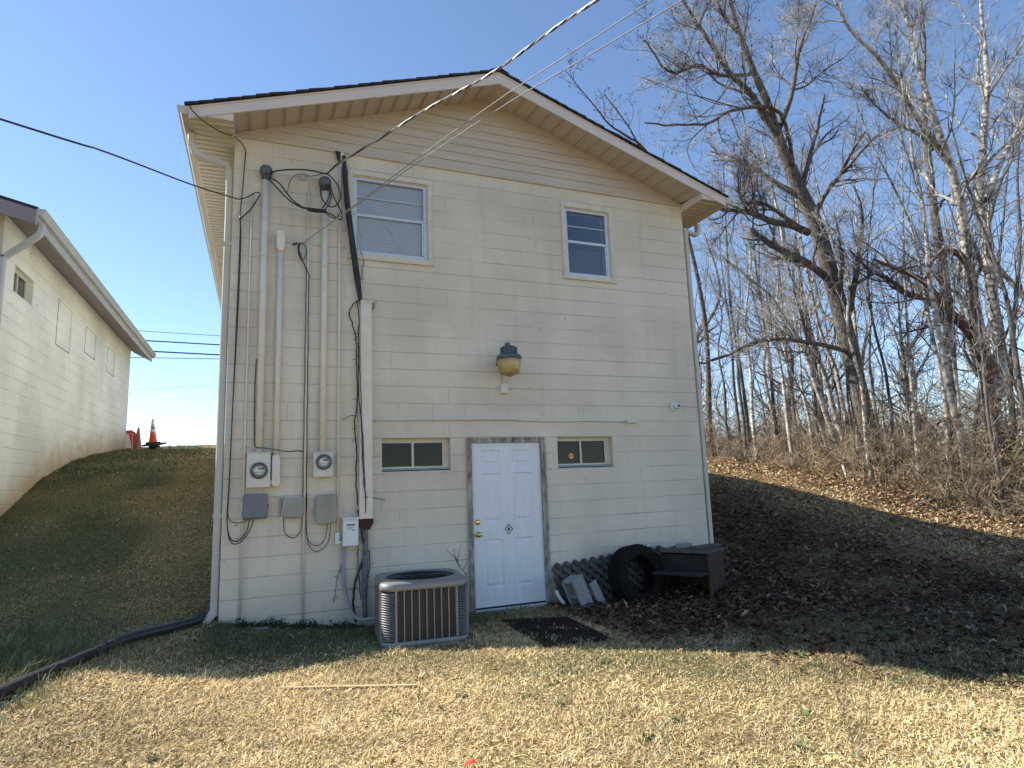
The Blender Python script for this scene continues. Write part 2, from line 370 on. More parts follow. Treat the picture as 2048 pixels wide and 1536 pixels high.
def green(X, Y):
    left = sstep(1.4, -.4, X)*sstep(-1.6, -.2, Y)
    near_edge = np.exp(-((Y-(-1.9-.0*X))/.5)**2)*sstep(-2, 0, X)*sstep(8, 3, X)*.55*0
    foot = np.exp(-((Y+.35)/.5)**2)*sstep(-.3, .2, X)*sstep(4.2, 3.4, X)*.6
    ln = Y+.71*(X-0)  # along the shaded edge of the lawn
    edge = np.exp(-((ln+.3)/.55)**2)*.35*sstep(-2, .5, X)
    corner = sstep(-.6, -1.5, X)*sstep(-2.6, -1.0, Y)
    g = .07+.20*left+foot+edge+.6*corner
    return np.clip(g*(.45+1.1*vnoise(X, Y, .55, 5))+.2*(vnoise(X, Y, 1.7, 8)-.45), 0, 1)
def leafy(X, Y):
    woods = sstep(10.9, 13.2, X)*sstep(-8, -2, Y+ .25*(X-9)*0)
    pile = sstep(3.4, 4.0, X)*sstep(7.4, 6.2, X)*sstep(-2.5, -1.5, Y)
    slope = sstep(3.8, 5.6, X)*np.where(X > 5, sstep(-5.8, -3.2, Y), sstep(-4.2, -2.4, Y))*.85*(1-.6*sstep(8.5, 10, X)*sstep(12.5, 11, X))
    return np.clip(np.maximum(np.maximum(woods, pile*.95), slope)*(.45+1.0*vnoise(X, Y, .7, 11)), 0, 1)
build_ground()

# in front of the camera (with room for a step aside)?
def visible(X, Y, Z, margin=.35):
    D = np.stack([X-CAM[0], Y-CAM[1], Z-CAM[2]], -1); f = D@AF; r = D@AR; u = D@AU
    return (f > .5) & (np.abs(r) < f*(1024/FPX+margin)) & (u > -f*(768/FPX+margin)-.3)
def inside(X, Y):
    return ((X > 0) & (X < 6.1) & (Y > 0) & (Y < 12.4)) | ((X < -3.05) & (Y > 3.1) & (Y < 12.4))

def build_grass():
    rng = np.random.default_rng(4); P = []
    def zone(n, x0, x1, y0, y1, dmin, dmax):
        X = rng.uniform(x0, x1, n); Y = rng.uniform(y0, y1, n); d = np.hypot(X-CAM[0], Y-CAM[1])
        k = (d >= dmin) & (d < dmax) & ~inside(X, Y) & visible(X, Y, hz(X, Y)); return X[k], Y[k]
    for args in ((980000, -4, 12, -6.2, 1.5, 2.5, 8.0, 1.0), (330000, -3.1, 14.5, -6, 6, 8.0, 13, 1.45), (260000, -3.1, 16, -3, 14, 13, 24, 2.3)):
        X, Y = zone(*args[:-1]); P.append(np.stack([X, Y, np.full(len(X), args[-1])], -1))
    P = np.concatenate(P); X, Y, S = P.T
    # keep the mat, the base of the unit and the thick leaves freer
    lf = leafy(X, Y); bare = sstep(.66, .8, vnoise(X, Y, .45, 71))*.65; keep = rng.random(len(X)) > np.maximum(lf*.75, bare)
    Mx = (X > 2.85) & (X < 3.5) & (Y > -1.7) & (Y < -.6); keep &= ~(Mx & (rng.random(len(X)) > .10+.35*(vnoise(X, Y, .3, 91) > .72)))
    Ax = (X > 1.42) & (X < 2.35) & (Y > -1.15) & (Y < -.1); keep &= ~Ax
    X, Y, S = X[keep], Y[keep], S[keep]; n = len(X)
    gr = green(X, Y); clump = vnoise(X, Y, .16, 21); isg = rng.random(n) < np.clip(gr*1.15, 0, .93)
    thick = (.5+.95*clump)*(.7+.6*vnoise(X, Y, .9, 61))
    Ln = rng.uniform(.018, .052, n)*S**.5*thick*np.where(isg, 1.35, 1.0)
    tall = rng.random(n) < .012; Ln = np.where(tall, Ln*2.0, Ln)
    Ln = Ln*(1-.35*sstep(.5, 2.5, Y)*sstep(.5, -.5, X))
    lc = sstep(-.2, -1.3, X)*sstep(-2.2, -1.2, Y)*sstep(.4, -.6, Y); Ln *= 1+1.5*lc*isg
    az = rng.uniform(0, 2*PI, n)+2.0*(vnoise(X, Y, .25, 31)-.5); el = np.where(isg, rng.uniform(.5, 1.45, n), np.clip(rng.normal(.42, .38, n), .02, 1.4))
    wd = rng.uniform(.0010, .0025, n)*S
    Z = hz(X, Y)-.004+rng.uniform(0, .014, n)*(1-isg*.7)
    d = np.stack([np.cos(az)*np.cos(el), np.sin(az)*np.cos(el), np.sin(el)], -1); sd = np.stack([-np.sin(az), np.cos(az), rng.uniform(-.5, .5, n)], -1)
    B = np.stack([X, Y, Z], -1); bend = np.stack([np.cos(az+rng.normal(0, .6, n)), np.sin(az+rng.normal(0, .6, n)), -rng.uniform(-.1, .6, n)], -1)
    mid = B+d*(Ln*.55)[:, None]; tip = mid+(d*.7+bend*.5)*(Ln*.5)[:, None]; tip[:, 2] = np.maximum(tip[:, 2], Z+.002)
    w_ = sd*wd[:, None]
    V = np.stack([B-w_, B+w_, mid+w_*.8, mid-w_*.8, tip], 1).reshape(-1, 3)
    i = np.arange(n)*5; Q = np.stack([i, i+1, i+2, i+3], -1); T = np.stack([i+3, i+2, i+4], -1)
    a = rng.random((n, 1)); hue = vnoise(X, Y, .8, 41)[:, None]
    straw = np.array([.85, .64, .32])*(.62+.60*a)*(.60+.42*hue+.38*vnoise(X, Y, .28, 43)[:, None])
    straw = np.where(rng.random((n, 1)) < .10, np.array([.20, .14, .08])*(.6+.8*a), straw)
    straw = np.where(rng.random((n, 1)) < .07, np.array([.75, .68, .50])*(.7+.4*a), straw)
    grn = np.array([.155, .165, .08])*(.5+1.0*a); grn = np.where(rng.random((n, 1)) < .25, np.array([.22, .21, .08])*(.6+.7*a), grn)
    # dormant turf on the slope between the houses is duller
    dull = (sstep(1.0, -.5, X)*sstep(-1, .5, Y))[:, None]
    litter_shade = (sstep(3.6, 5.2, X)*sstep(-5.2, -2.8, Y)*sstep(11.0, 8.2, X))[:, None]  # blades darkened among fallen leaves, house shade put into their colour
    col = np.where(isg[:, None], grn, straw)*(1-.15*dull*(1-isg[:, None]))*(1-.68*litter_shade)
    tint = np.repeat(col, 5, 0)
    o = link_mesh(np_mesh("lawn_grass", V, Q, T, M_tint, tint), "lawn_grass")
    tag(o, "short dormant straw and green lawn grass around the house", "grass", kind='stuff')
build_grass()

def leaves(name, label, pts, size, seed, dark=1.0, lift=.012):
    rng = np.random.default_rng(seed); X, Y = pts.T; n = len(X); Z = hz(X, Y)+rng.uniform(0, lift, n)
    az = rng.uniform(0, 2*PI, n); tx = rng.normal(0, .38, n); ty = rng.normal(0, .38, n); L = rng.uniform(.55, 1.1, n)*size; W = L*rng.uniform(.35, .6, n); cup = rng.uniform(-.05, .35, n)*L
    ex = np.stack([np.cos(az), np.sin(az), tx], -1); ey = np.stack([-np.sin(az), np.cos(az), ty], -1); c = np.stack([X, Y, Z+.01], -1)
    def p(a, b, h): return c+ex*(a*L)[:, None]+ey*(b*W)[:, None]+np.stack([0*h, 0*h, h], -1)
    z0 = np.zeros(n)
    V = np.stack([p(-.55, 0, z0), p(-.28, .42, cup), p(-.08, .22, cup*.5), p(.12, .55, cup), p(.30, .22, cup*.6), p(.6, 0, z0+cup*.3), p(.30, -.25, cup*.5), p(.10, -.5, cup), p(-.1, -.2, cup*.5), p(-.3, -.42, cup)], 1).reshape(-1, 3)
    i = np.arange(n)*10
    Q = np.concatenate([np.stack([i, i+2, i+1, i+1], -1)[:0], np.stack([i+2, i+4, i+3, i+3], -1)[:0], np.stack([i, i+8, i+5, i+2], -1), np.stack([i+8, i+6, i+5, i+5], -1)[:0]])
    T = np.concatenate([np.stack(t, -1) for t in ((i, i+2, i+1), (i+2, i+4, i+3), (i+2, i+5, i+4), (i+8, i+6, i+5), (i+8, i+7, i+6), (i, i+9, i+8))])
    a = rng.random((n, 1)); sun_tone = sstep(8.2, 11.0, X)[:, None] if name == 'leaf_litter' else (.12 if name == 'leaf_pile' else .8)  # fresher leaves near the woods; house shade and sunlit bank put into colour
    col = np.array([.30, .195, .11])*(.3+1.1*a)*dark*(.32+1.25*sun_tone)
    col = np.where(rng.random((n, 1)) < (.06 if name == 'leaf_pile' else .16), np.array([.52, .38, .24])*(.6+.5*a)*(.5+.6*sun_tone), col); col = np.where(rng.random((n, 1)) < .2, np.array([.10, .055, .03])*(.5+a), col)
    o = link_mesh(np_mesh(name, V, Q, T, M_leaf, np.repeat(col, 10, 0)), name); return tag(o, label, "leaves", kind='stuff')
rng = np.random.default_rng(9)
def scatter(n, x0, x1, y0, y1, dens):
    X = rng.uniform(x0, x1, n); Y = rng.uniform(y0, y1, n); k = ~inside(X, Y) & (rng.random(n) < dens(X, Y)) & visible(X, Y, hz(X, Y)); return np.stack([X[k], Y[k]], -1)
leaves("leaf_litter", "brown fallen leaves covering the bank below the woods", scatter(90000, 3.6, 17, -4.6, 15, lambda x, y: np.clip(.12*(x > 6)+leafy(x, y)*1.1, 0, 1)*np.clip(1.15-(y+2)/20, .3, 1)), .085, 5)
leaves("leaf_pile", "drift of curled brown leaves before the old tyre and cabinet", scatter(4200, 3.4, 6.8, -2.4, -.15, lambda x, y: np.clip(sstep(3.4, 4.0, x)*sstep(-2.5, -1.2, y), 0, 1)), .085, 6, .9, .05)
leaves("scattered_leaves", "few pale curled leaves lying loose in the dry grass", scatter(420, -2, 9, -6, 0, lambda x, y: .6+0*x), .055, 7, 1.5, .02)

# ================================================================== THE BLOCK HOUSE
W_, D_ = 6.10, 12.4
house = thing("block_house", (0, 0, 0), "two storey cream painted block house with gable roof, meters and back door", "house")
def wall_with_holes(x0, x1, z0, z1, holes, Y, t, name, m, parent, axis=1):
    xs = sorted({x0, x1, *[h[0] for h in holes], *[h[1] for h in holes]}); zs = sorted({z0, z1, *[h[2] for h in holes], *[h[3] for h in holes]})
    b = MB()
    def P(u, d, z): return (u, d, z) if axis == 1 else (d, u, z)
    for i in range(len(xs)-1):
        for j in range(len(zs)-1):
            cx, cz = (xs[i]+xs[i+1])/2, (zs[j]+zs[j+1])/2
            if any(h[0] < cx < h[1] and h[2] < cz < h[3] for h in holes): continue
            b.add([P(xs[i], Y, zs[j]), P(xs[i+1], Y, zs[j]), P(xs[i+1], Y, zs[j+1]), P(xs[i], Y, zs[j+1])], [(0, 1, 2, 3)])
    for h in holes:
        a = [P(h[0], Y, h[2]), P(h[1], Y, h[2]), P(h[1], Y, h[3]), P(h[0], Y, h[3])]; c = [P(h[0], Y+t, h[2]), P(h[1], Y+t, h[2]), P(h[1], Y+t, h[3]), P(h[0], Y+t, h[3])]
        b.add(a+c, [(0, 4, 5, 1), (1, 5, 6, 2), (2, 6, 7, 3), (3, 7, 4, 0)])
    return b.build(name, m, parent)
Wn = [(1.31, 2.205, 4.23, 5.19), (4.13, 4.815, 4.225, 5.175)]     # upper windows
Bn = [(1.635, 2.445, 1.665, 2.032), (3.86, 4.67, 1.650, 2.032)]   # basement windows
DR = (2.655, 3.665, -.02, 2.018)
wall_with_holes(0, W_, -.6, 5.47, Wn+Bn+[DR], 0, .2, "front_wall", M_block, house)
b = MB(); b.add([(0, 0, -.6), (0, D_, -.6), (0, D_, 5.6), (0, 0, 5.6)], [(3, 2, 1, 0)])
b.add([(W_, 0, -.6), (W_, D_, -.6), (W_, D_, 5.6), (W_, 0, 5.6)], [(0, 1, 2, 3)])
b.add([(0, D_, -.6), (W_, D_, -.6), (W_, D_, 5.6), (3.05, D_, 6.6), (0, D_, 5.6)], [(4, 3, 2, 1, 0)]); b.build("side_wall", M_blockside, house)
b = MB(); b.box(.05, W_-.05, .6, .64, -.5, 5.3); b.build("interior_wall", M_curt, house)
# roof planes: top surface height
AX, AZ, SL = 3.04, 6.650, .342
def rz(x): return AZ-SL*abs(x-AX)
EX = 3.50                                                          # half width to the roof edge
Y0, Y1 = -.50, D_+.5
# gable siding boards
b = MB(); z = 5.478; i = 0; e = .1175
while z < rz(AX)-.12:
    z2 = min(z+e, rz(AX)-.101)
    def half(zz): return min(3.05, (rz(AX)-.10-zz)/SL)
    h0, h1 = half(z), half(z2)
    if h0 <= .02: break
    y0, y1 = -.020, -.008
    b.add([(AX-h0, y0, z), (AX+h0, y0, z), (AX+h1, y1, z2), (AX-h1, y1, z2), (AX-h0, .01, z), (AX+h0, .01, z)], [(0, 1, 2, 3), (4, 5, 1, 0)])
    z = z2; i += 1
b.prism([(0.0, 5.46), (W_, 5.46), (W_, rz(W_)-.085), (AX, rz(AX)-.085), (0.0, rz(0)-.085)], -.0065, .01, 1)
b.build("gable_siding", M_siding, house)
b = MB(); b.box(.0, W_, -.026, -.0005, 5.452, 5.477); b.build("siding_starter_strip", M_siding, house)
# shingle courses
roof = None; b = MB(); nrow = 26; ls = EX/nrow; rngp = random.Random(3)
for sgn in (-1, 1):
    for k in range(nrow):
        xa, xb = AX+sgn*(EX-(k+1)*ls), AX+sgn*(EX-k*ls)           # upper, lower edge of the course
        za, zb = rz(xa)-.004, rz(xb)+.005
        jit = rngp.uniform(-.012, .006)
        y0 = Y0-.03+jit; y1 = Y1+.03
        b.add([(xa, y0, za), (xb, y0, zb), (xb, y1, zb), (xa, y1, za), (xa, y0, za-.026), (xb, y0, zb-.020), (xb, y1, zb-.020), (xa, y1, za-.026)],
              [(0, 1, 2, 3) if sgn < 0 else (3, 2, 1, 0), (0, 4, 5, 1), (1, 5, 6, 2), (3, 2, 6, 7), (4, 7, 6, 5)])
b.add([(AX-.13, Y0-.035, rz(AX-.13)+.01), (AX, Y0-.035, rz(AX)+.022), (AX+.13, Y0-.035, rz(AX+.13)+.01), (AX-.13, Y1, rz(AX-.13)+.01), (AX, Y1, rz(AX)+.022), (AX+.13, Y1, rz(AX+.13)+.01)], [(0, 1, 4, 3), (1, 2, 5, 4)])
roof = b.build("roof", M_shingle, house)
# deck below shingles
b = MB()
for s in (-1, 1): b.prism([(AX, rz(AX)-.034), (AX+s*(EX-.01), rz(AX+EX-.01)-.034), (AX+s*(EX-.01), rz(AX+EX-.01)-.052), (AX, rz(AX)-.052)], Y0-.01, Y1, 1)
b.build("roof_deck", M_fascia, roof)
# rake fascia
for s in (-1, 1):
    b = MB(); xe = AX+s*(EX-.04)
    b.prism([(AX, rz(AX)-.035), (xe, rz(xe)-.035), (xe, rz(xe)-.160), (AX, rz(AX)-.185)], Y0-.001, Y0+.022, 1); b.build("rake_fascia", M_fascia, house)
    # rake soffit with its vinyl joints
    b = MB(); xi = AX+s*3.05; zs = lambda x: rz(x)-.135
    b.add([(AX, Y0+.02, rz(AX)-.150), (xi, Y0+.02, rz(xi)-.150), (xi, .0, rz(xi)-.10), (AX, .0, rz(AX)-.10)], [(0, 1, 2, 3) if s < 0 else (3, 2, 1, 0)])
    n = 17
    for k in range(1, n):
        x = AX+s*3.05*k/n
        for dx in (0, .022):
            xa = x+s*dx; za, zb = rz(xa)-.164, rz(xa)-.114
            b.add([(xa, Y0+.02, za), (xa+s*.007, Y0+.02, za), (xa+s*.007, -.001, zb), (xa, -.001, zb), (xa, Y0+.02, za+.03), (xa+s*.007, Y0+.02, za+.03), (xa+s*.007, -.001, zb+.03), (xa, -.001, zb+.03)],
                  [(0, 1, 2, 3), (0, 3, 7, 4), (1, 5, 6, 2), (0, 4, 5, 1)])
    b.build("rake_soffit", M_vinyl, house)
    # boxed eave return, side fascia, side soffit
    xw, xf = (0.0, AX-EX+.05) if s < 0 else (W_, AX+EX-.05)
    b = MB(); zt = lambda x: rz(x)-.12
    ze = 5.365
    b.add([(xw, Y0+.012, ze), (xf, Y0+.012, ze), (xf, Y0+.012, max(ze, zt(xf))), (xw, Y0+.012, zt(xw))], [(0, 1, 2, 3) if s > 0 else (3, 2, 1, 0)])
    b.add([(xw, Y0+.012, ze), (xw, 0, ze), (xw, 0, zt(xw)), (xw, Y0+.012, zt(xw))], [(0, 1, 2, 3)])
    b.build("eave_box", M_fascia, house)
    b = MB(); b.box(min(xw, xf), max(xw, xf), Y0+.015, Y1-.02, ze-.004, ze+.004)
    yy = Y0+.1
    while yy < Y1-.1:
        b.box(min(xw, xf)+.004, max(xw, xf)-.004, yy, yy+.014, ze-.020, ze-.0045); yy += .1
    b.build("eave_soffit", M_vside if s < 0 else M_vinyl, house)
    b = MB(); b.box(min(xf, xf+s*.02), max(xf, xf+s*.02), Y0, Y1, ze-.012, rz(xf)-.045); b.build("eave_fascia", M_fascia, house)
    # K-style gutter
    g0 = xf+s*.021; prof = [(g0, 5.345), (g0+s*.055, 5.345), (g0+s*.07, 5.375), (g0+s*.095, 5.40), (g0+s*.095, 5.432), (g0+s*.083, 5.432), (g0+s*.083, 5.405), (g0+s*.06, 5.38), (g0+s*.05, 5.355), (g0+s*.006, 5.355), (g0+s*.006, 5.435), (g0, 5.435)]
    b = MB(); b.prism(prof if s > 0 else prof[::-1], Y0-.005, Y1, 1); b.prism([(g0, 5.346), (g0+s*.055, 5.346), (g0+s*.093, 5.40), (g0+s*.093, 5.43), (g0, 5.43)], Y0-.004, Y0, 1)
    gut = b.build("gutter", M_gutter, house)
# downspouts
def spout(pts, w, d, name, mt, parent, bands=()):
    b = MB(); P = [Vector(p) for p in pts]
    # rounded rectangular section swept
    n = 8; P2 = [Vector(p) for p in catmull([np.array(p) for p in P], 3)] if len(P) > 2 else P
    ring = []
    for i, p in enumerate(P2):
        t = (P2[min(i+1, len(P2)-1)]-P2[max(i-1, 0)]).normalized()
        side = Vector((0, 1, 0)); side = (side-t*side.dot(t)).normalized(); nrm = t.cross(side)
        for a, c in ((-1, -.7), (-.7, -1), (.7, -1), (1, -.7), (1, .7), (.7, 1), (-.7, 1), (-1, .7)):
            ring.append(p+side*(a*w/2)+nrm*(c*d/2))
    m_ = len(P2)
    b.add(ring, [(i*n+k, i*n+(k+1) % n, (i+1)*n+(k+1) % n, (i+1)*n+k) for i in range(m_-1) for k in range(n)]+[tuple(range(n))[::-1], tuple((m_-1)*n+k for k in range(n))])
    for (x, y, z) in bands: b.box(x-d/2-.006, x+d/2+.006, y-w/2-.006, y+w/2+.006, z-.02, z+.02)
    return b.build(name, mt, parent)
ds = spout([at(384, 268, -.12), at(384, 290, -.12), at(395, 308, -.11), at(418, 319, -.06), at(440, 327, .0), at(454, 337, .06), (-.045, .085, 4.86), (-.045, .085, 3.6), (-.045, .085, 2.2), (-.045, .085, .42), (-.05, .06, .30), (-.13, -.0, .20)], .085, .075, "downspout", M_gutter, house, [(-.045, .085, 4.2), (-.045, .085, 1.25)])
ds2 = spout([(6.60, .28, 5.35), (6.60, .28, 5.24), (6.56, .28, 5.18), (6.22, .10, 5.12), (6.165, .05, 5.04), (6.16, .03, 4.9), (6.16, .03, 2.4), (6.16, .03, .25)], .08, .06, "downspout", M_gutter, house, [(6.16, .03, 3.0)])

# upper windows
def upper_window(x0, x1, z0, z1, trim, blinds, lbl=None):
    # frame (aluminium) > pane, blind
    tx0, tx1, tz0, tz1 = trim
    b = MB()
    for (a, c, d, e) in ((tx0, tx1, z1+.012, tz1), (tx0, tx1, tz0, z0-.012), (tx0, x0-.008, z0-.012, z1+.012), (x1+.008, tx1, z0-.012, z1+.012)): b.box(a, c, -.022, .02, d, e)
    b.box(tx0-.008, tx1+.008, -.03, -.0005, tz0-.02, tz0)
    tr = b.build("window_trim", M_trimw, house, bevel=.004)
    y = .012; t = .042; b = MB()
    b.box(x0, x0+t, y, y+.05, z0, z1); b.box(x1-t, x1, y, y+.05, z0, z1); b.box(x0+t, x1-t, y, y+.05, z1-t*.8, z1); b.box(x0+t, x1-t, y, y+.05, z0, z0+t*.8)
    zm = (z0+z1)/2+.005; b.box(x0+t, x1-t, y+.006, y+.045, zm-.018, zm+.018)
    zq = (zm+z1)/2-.005; b.box(x0+t, x1-t, y+.022, y+.036, zq-.006, zq+.006)
    # inner screen rails
    b.box(x1-t-.02, x1-t, y+.008, y+.03, z0+t, zm-.018)
    for xx in (x0+t*.5, x1-t*.5): b.box(xx-.012, xx+.012, y-.012, y, zm-.016, zm+.012)
    fr = b.build("window_frame", M_alu, house, bevel=.003)
    b = MB(); b.box(x0+t, x1-t, y+.028, y+.031, zm+.018, z1-t*.8); b.box(x0+t, x1-t, y+.014, y+.017, z0+t*.8, zm-.018); b.build("glass", M_glass, fr)
    if blinds:
        b = MB(); zz = z0+.03
        while zz < z1-.05:
            b.add([(x0+.03, y+.046, zz), (x1-.03, y+.046, zz), (x1-.03, y+.053, zz+.0245), (x0+.03, y+.053, zz+.0245)], [(0, 1, 2, 3)]); zz += .0235
        b.build("blind", M_blind, fr)
    else:
        b = MB(); b.box(x0+.03, x1-.03, y+.2, y+.21, z0, zm-.02); b.build("inner_shade", mat("dark_shade", (.085, .08, .075), (.05, .05, .048), 4, .8), fr)
upper_window(*Wn[0], (1.24, 2.27, 4.165, 5.262), True)
upper_window(*Wn[1], (4.075, 4.885, 4.175, 5.262), False)
# basement windows
def base_window(x0, x1, z0, z1, sign=False):
    y = .085; t = .022; b = MB()
    b.box(x0, x1, y, y+.04, z1-.05, z1); b.box(x0, x1, y, y+.04, z0+.02, z0+.02+t); b.box(x0, x0+.012, y, y+.04, z0+.042, z1-.05); b.box(x1-.075, x1-.055, y, y+.04, z0+.042, z1-.05); b.box(x1-.055, x1, y+.01, y+.04, z0+.042, z1-.05)
    xm = (x0+x1-.06)/2; b.box(xm-.012, xm+.012, y-.004, y+.03, z0+.042, z1-.05)
    fr = b.build("window_frame", M_trimw, house)
    b = MB(); b.box(x0+.012, xm-.012, y+.018, y+.022, z0+.042, z1-.05); b.box(xm+.012, x1-.075, y+.018, y+.022, z0+.042, z1-.05); b.build("glass", M_glassd, fr)
    b = MB(); b.prism([(0.0, z0-.012), (.115, z0-.0005), (.115, z0+.02), (0, z0+.004)], x0+.002, x1-.002, 0); b.build("window_sill", mat("sill_cement", (.50, .52, .52), (.40, .41, .41), 9, .7), fr)
    if sign:
        c = at(1142, 912, y+.012); b = MB(); pl = [(c[0]+.038*math.cos(PI/8+k*PI/4), c[2]+.038*math.sin(PI/8+k*PI/4)) for k in range(8)]
        b.prism(pl, y+.008, y+.012, 1); st = b.build("window_sticker", mat("orange_sticker", (.85, .48, .10), (.8, .42, .08), 3, .5), fr)
        b = MB(); b.box(c[0]-.024, c[0]+.024, y+.006, y+.0075, c[2]-.003, c[2]+.011); b.build("sticker_print", mat("sticker_brown", (.45, .2, .03), None, 3, .5), st)
base_window(*Bn[0]); base_window(*Bn[1], True)
# door
x0, x1, z0, z1 = DR
b = MB(); b.box(x0-.002, x0+.05, -.024, .09, z0, z1+.002); b.box(x1-.05, x1+.002, -.024, .09, z0, z1+.002); b.box(x0+.05, x1-.05, -.022, .09, z1-.05, z1+.002)
b.box(x0-.012, x0+.012, -.034, -.024, z0, z1+.012); b.box(x1-.012, x1+.012, -.034, -.024, z0, z1+.012); b.box(x0+.012, x1-.012, -.034, -.022, z1-.01, z1+.012)
b.build("door_frame", M_oldwood, house, bevel=.003)
sx0, sx1, sz0, sz1 = 2.707, 3.613, .05, 1.966
pan = [(2.835, 3.085), (3.235, 3.485)]; rows = [(.26, .82), (1.02, 1.60), (1.70, 1.88)]
b = MB(); yd = .010
holes = [(a, c, d, e) for a, c in pan for d, e in rows]
xs = sorted({sx0, sx1, *[h[0] for h in holes], *[h[1] for h in holes]}); zs = sorted({sz0, sz1, *[h[2] for h in holes], *[h[3] for h in holes]})
for i in range(len(xs)-1):
    for j in range(len(zs)-1):
        cx, cz = (xs[i]+xs[i+1])/2, (zs[j]+zs[j+1])/2
        if any(h[0] < cx < h[1] and h[2] < cz < h[3] for h in holes): continue
        b.add([(xs[i], yd, zs[j]), (xs[i+1], yd, zs[j]), (xs[i+1], yd, zs[j+1]), (xs[i], yd, zs[j+1])], [(0, 1, 2, 3)])
for (a, c, d, e) in holes:
    lv = [(0, 0), (.014, .011), (.028, .011), (.048, .002)]; prev = None
    for ins, dep in lv:
        cur = [(a+ins, yd+dep, d+ins), (c-ins, yd+dep, d+ins), (c-ins, yd+dep, e-ins), (a+ins, yd+dep, e-ins)]
        if prev: b.add(prev+cur, [(k, (k+1) % 4, 4+(k+1) % 4, 4+k) for k in range(4)])
        prev = cur
    b.add(prev, [(0, 1, 2, 3)])
b.box(sx0, sx1, yd+.001, yd+.04, sz0, sz0+.002); b.box(sx0, sx0+.002, yd+.001, yd+.04, sz0, sz1)
b.box(sx1-.002, sx1, yd+.001, yd+.04, sz0, sz1); b.box(sx0, sx1, yd+.03, yd+.045, sz0+.003, sz1)
door = b.build("door", M_door, house)
b = MB(); b.box(2.705, 3.615, .004, .09, .004, .028); b.box(2.705, 3.615, -.02, .004, -.02, .012); b.build("threshold", M_white, house)
b = MB(); b.box(2.705, 3.615, .012, .06, .028, .049); b.build("door_gap_shade", M_black, house)  # black strip standing in for the shaded gap under the door
RX = Matrix.Rotation(PI/2, 4, 'X')
def knob(px, z, prof, nm):
    b = MB(); b.lathe(prof, (px, yd, z), 20, RX); return b.build(nm, M_brass, door, smooth=True)
knob(2.768, .885, [(.034, 0), (.034, .005), (.028, .009), (.013, .012), (.012, .032), (.022, .038), (.028, .050), (.026, .062), (.012, .068), (.001, .069)], "door_knob")
knob(2.766, 1.028, [(.032, 0), (.032, .006), (.026, .013), (.012, .015), (.001, .016)], "deadbolt")
b = MB(); cx, cz = 3.159, .926
for s0, s1 in ((.058, .043),):
    A = [(cx, cz+s0*1.12), (cx+s0, cz), (cx, cz-s0*1.12), (cx-s0, cz)]; B = [(cx, cz+s1*1.12), (cx+s1, cz), (cx, cz-s1*1.12), (cx-s1, cz)]
    b.add([(p[0], yd-.002, p[1]) for p in A]+[(p[0], yd-.002, p[1]) for p in B], [(k, (k+1) % 4, 4+(k+1) % 4, 4+k)[::-1] for k in range(4)])
b.add([(cx+.019*math.cos(t*PI/6), yd-.002, cz+.023*math.sin(t*PI/6)) for t in range(12)], [tuple(range(12))])
dec = b.build("door_decal", mat("decal_green", (.03, .16, .11), (.03, .12, .09), 3, .5), door)
b = MB(); b.add([(cx, yd-.001, cz+.048), (cx+.043, yd-.001, cz), (cx, yd-.001, cz-.048), (cx-.043, yd-.001, cz)], [(3, 2, 1, 0)]); b.build("decal_white", M_white, dec)

# ================================================================== CONDUITS, METERS, BOXES ON THE WALL
def conduit(name, label, x, z0, z1, r, y=None, cat="pipe", mt=None, straps=(), group=None, fit=()):
    y = -(r+.006) if y is None else y
    t = thing(name, (x, y, z0), label, cat, group)
    b = MB(); b.tube([(x, y, z0), (x, y, (z0+z1)/2), (x, y, z1)], r, 14); b.build("pipe", mt or M_pipe, t, smooth=True)
    for z in straps:
        b = MB(); b.box(x-r-.018, x-r-.001, -.006, -.0005, z-.014, z+.014); b.box(x+r+.001, x+r+.018, -.006, -.0005, z-.014, z+.014)
        b.tube([(x-r-.004, -.003, z-.0), (x-r-.003, y, z), (x-r*.72, y-r*.74, z), (x, y-r-.004, z), (x+r*.72, y-r*.74, z), (x+r+.003, y, z), (x+r+.004, -.003, z)], .006, 6, smooth_n=2); b.build("strap", M_pipe, t)
    return t
def weatherhead(x, z, parent, y):
    b = MB(); M = Matrix.Rotation(rad(28), 4, 'X')
    b.lathe([(.042, -.06), (.046, -.05), (.050, -.02), (.066, .0), (.072, .035), (.062, .075), (.036, .10), (.001, .108)], (x, y-.01, z), 18, M); h = b.build("service_head", M_cast, parent, smooth=True)
    b = MB()
    for dx, dz in ((-.025, .01), (.03, .02), (.0, -.02)): b.lathe([(.012, 0), (.012, .006), (.001, .007)], (x+dx, y-.078, z+dz), 10, RX)
    b.build("cable_port", M_black, h)
c1 = conduit("service_conduit", "tall cream conduit running from round service head down to the left meter", .335, 1.895, 4.96, .036, straps=(4.06, 2.62)); weatherhead(.335, 5.02, c1, -.05)
c3 = conduit("service_conduit", "cream conduit with grey service head above the right meter", .982, 1.885, 4.92, .034, straps=(4.0, 2.60)); weatherhead(.975, 4.985, c3, -.05)
c2 = conduit("branch_conduit", "shorter cream conduit with rounded fittings at both ends entering the left meter", .506, 1.80, 4.14, .030, straps=(2.62,))
b = MB(); b.prism([(.506+.044*math.cos(a), 4.33+.044*math.sin(a)) for a in np.linspace(0, PI, 9)]+[(.462, 4.17), (.485, 4.13), (.528, 4.13), (.55, 4.17)], -.095, -.012, 1); b.build("conduit_fitting", M_pipe, c2, bevel=.008)
b = MB(); b.prism([(.546, 1.84), (.53, 1.865), (.482, 1.865), (.468, 1.84), (.468, 1.545), (.49, 1.53), (.53, 1.53), (.55, 1.545)], -.095, -.012, 1); b.tube([(.52, -.05, 1.575), (.45, -.05, 1.575)], .032, 12); b.build("conduit_fitting", M_pipe, c2, bevel=.006)
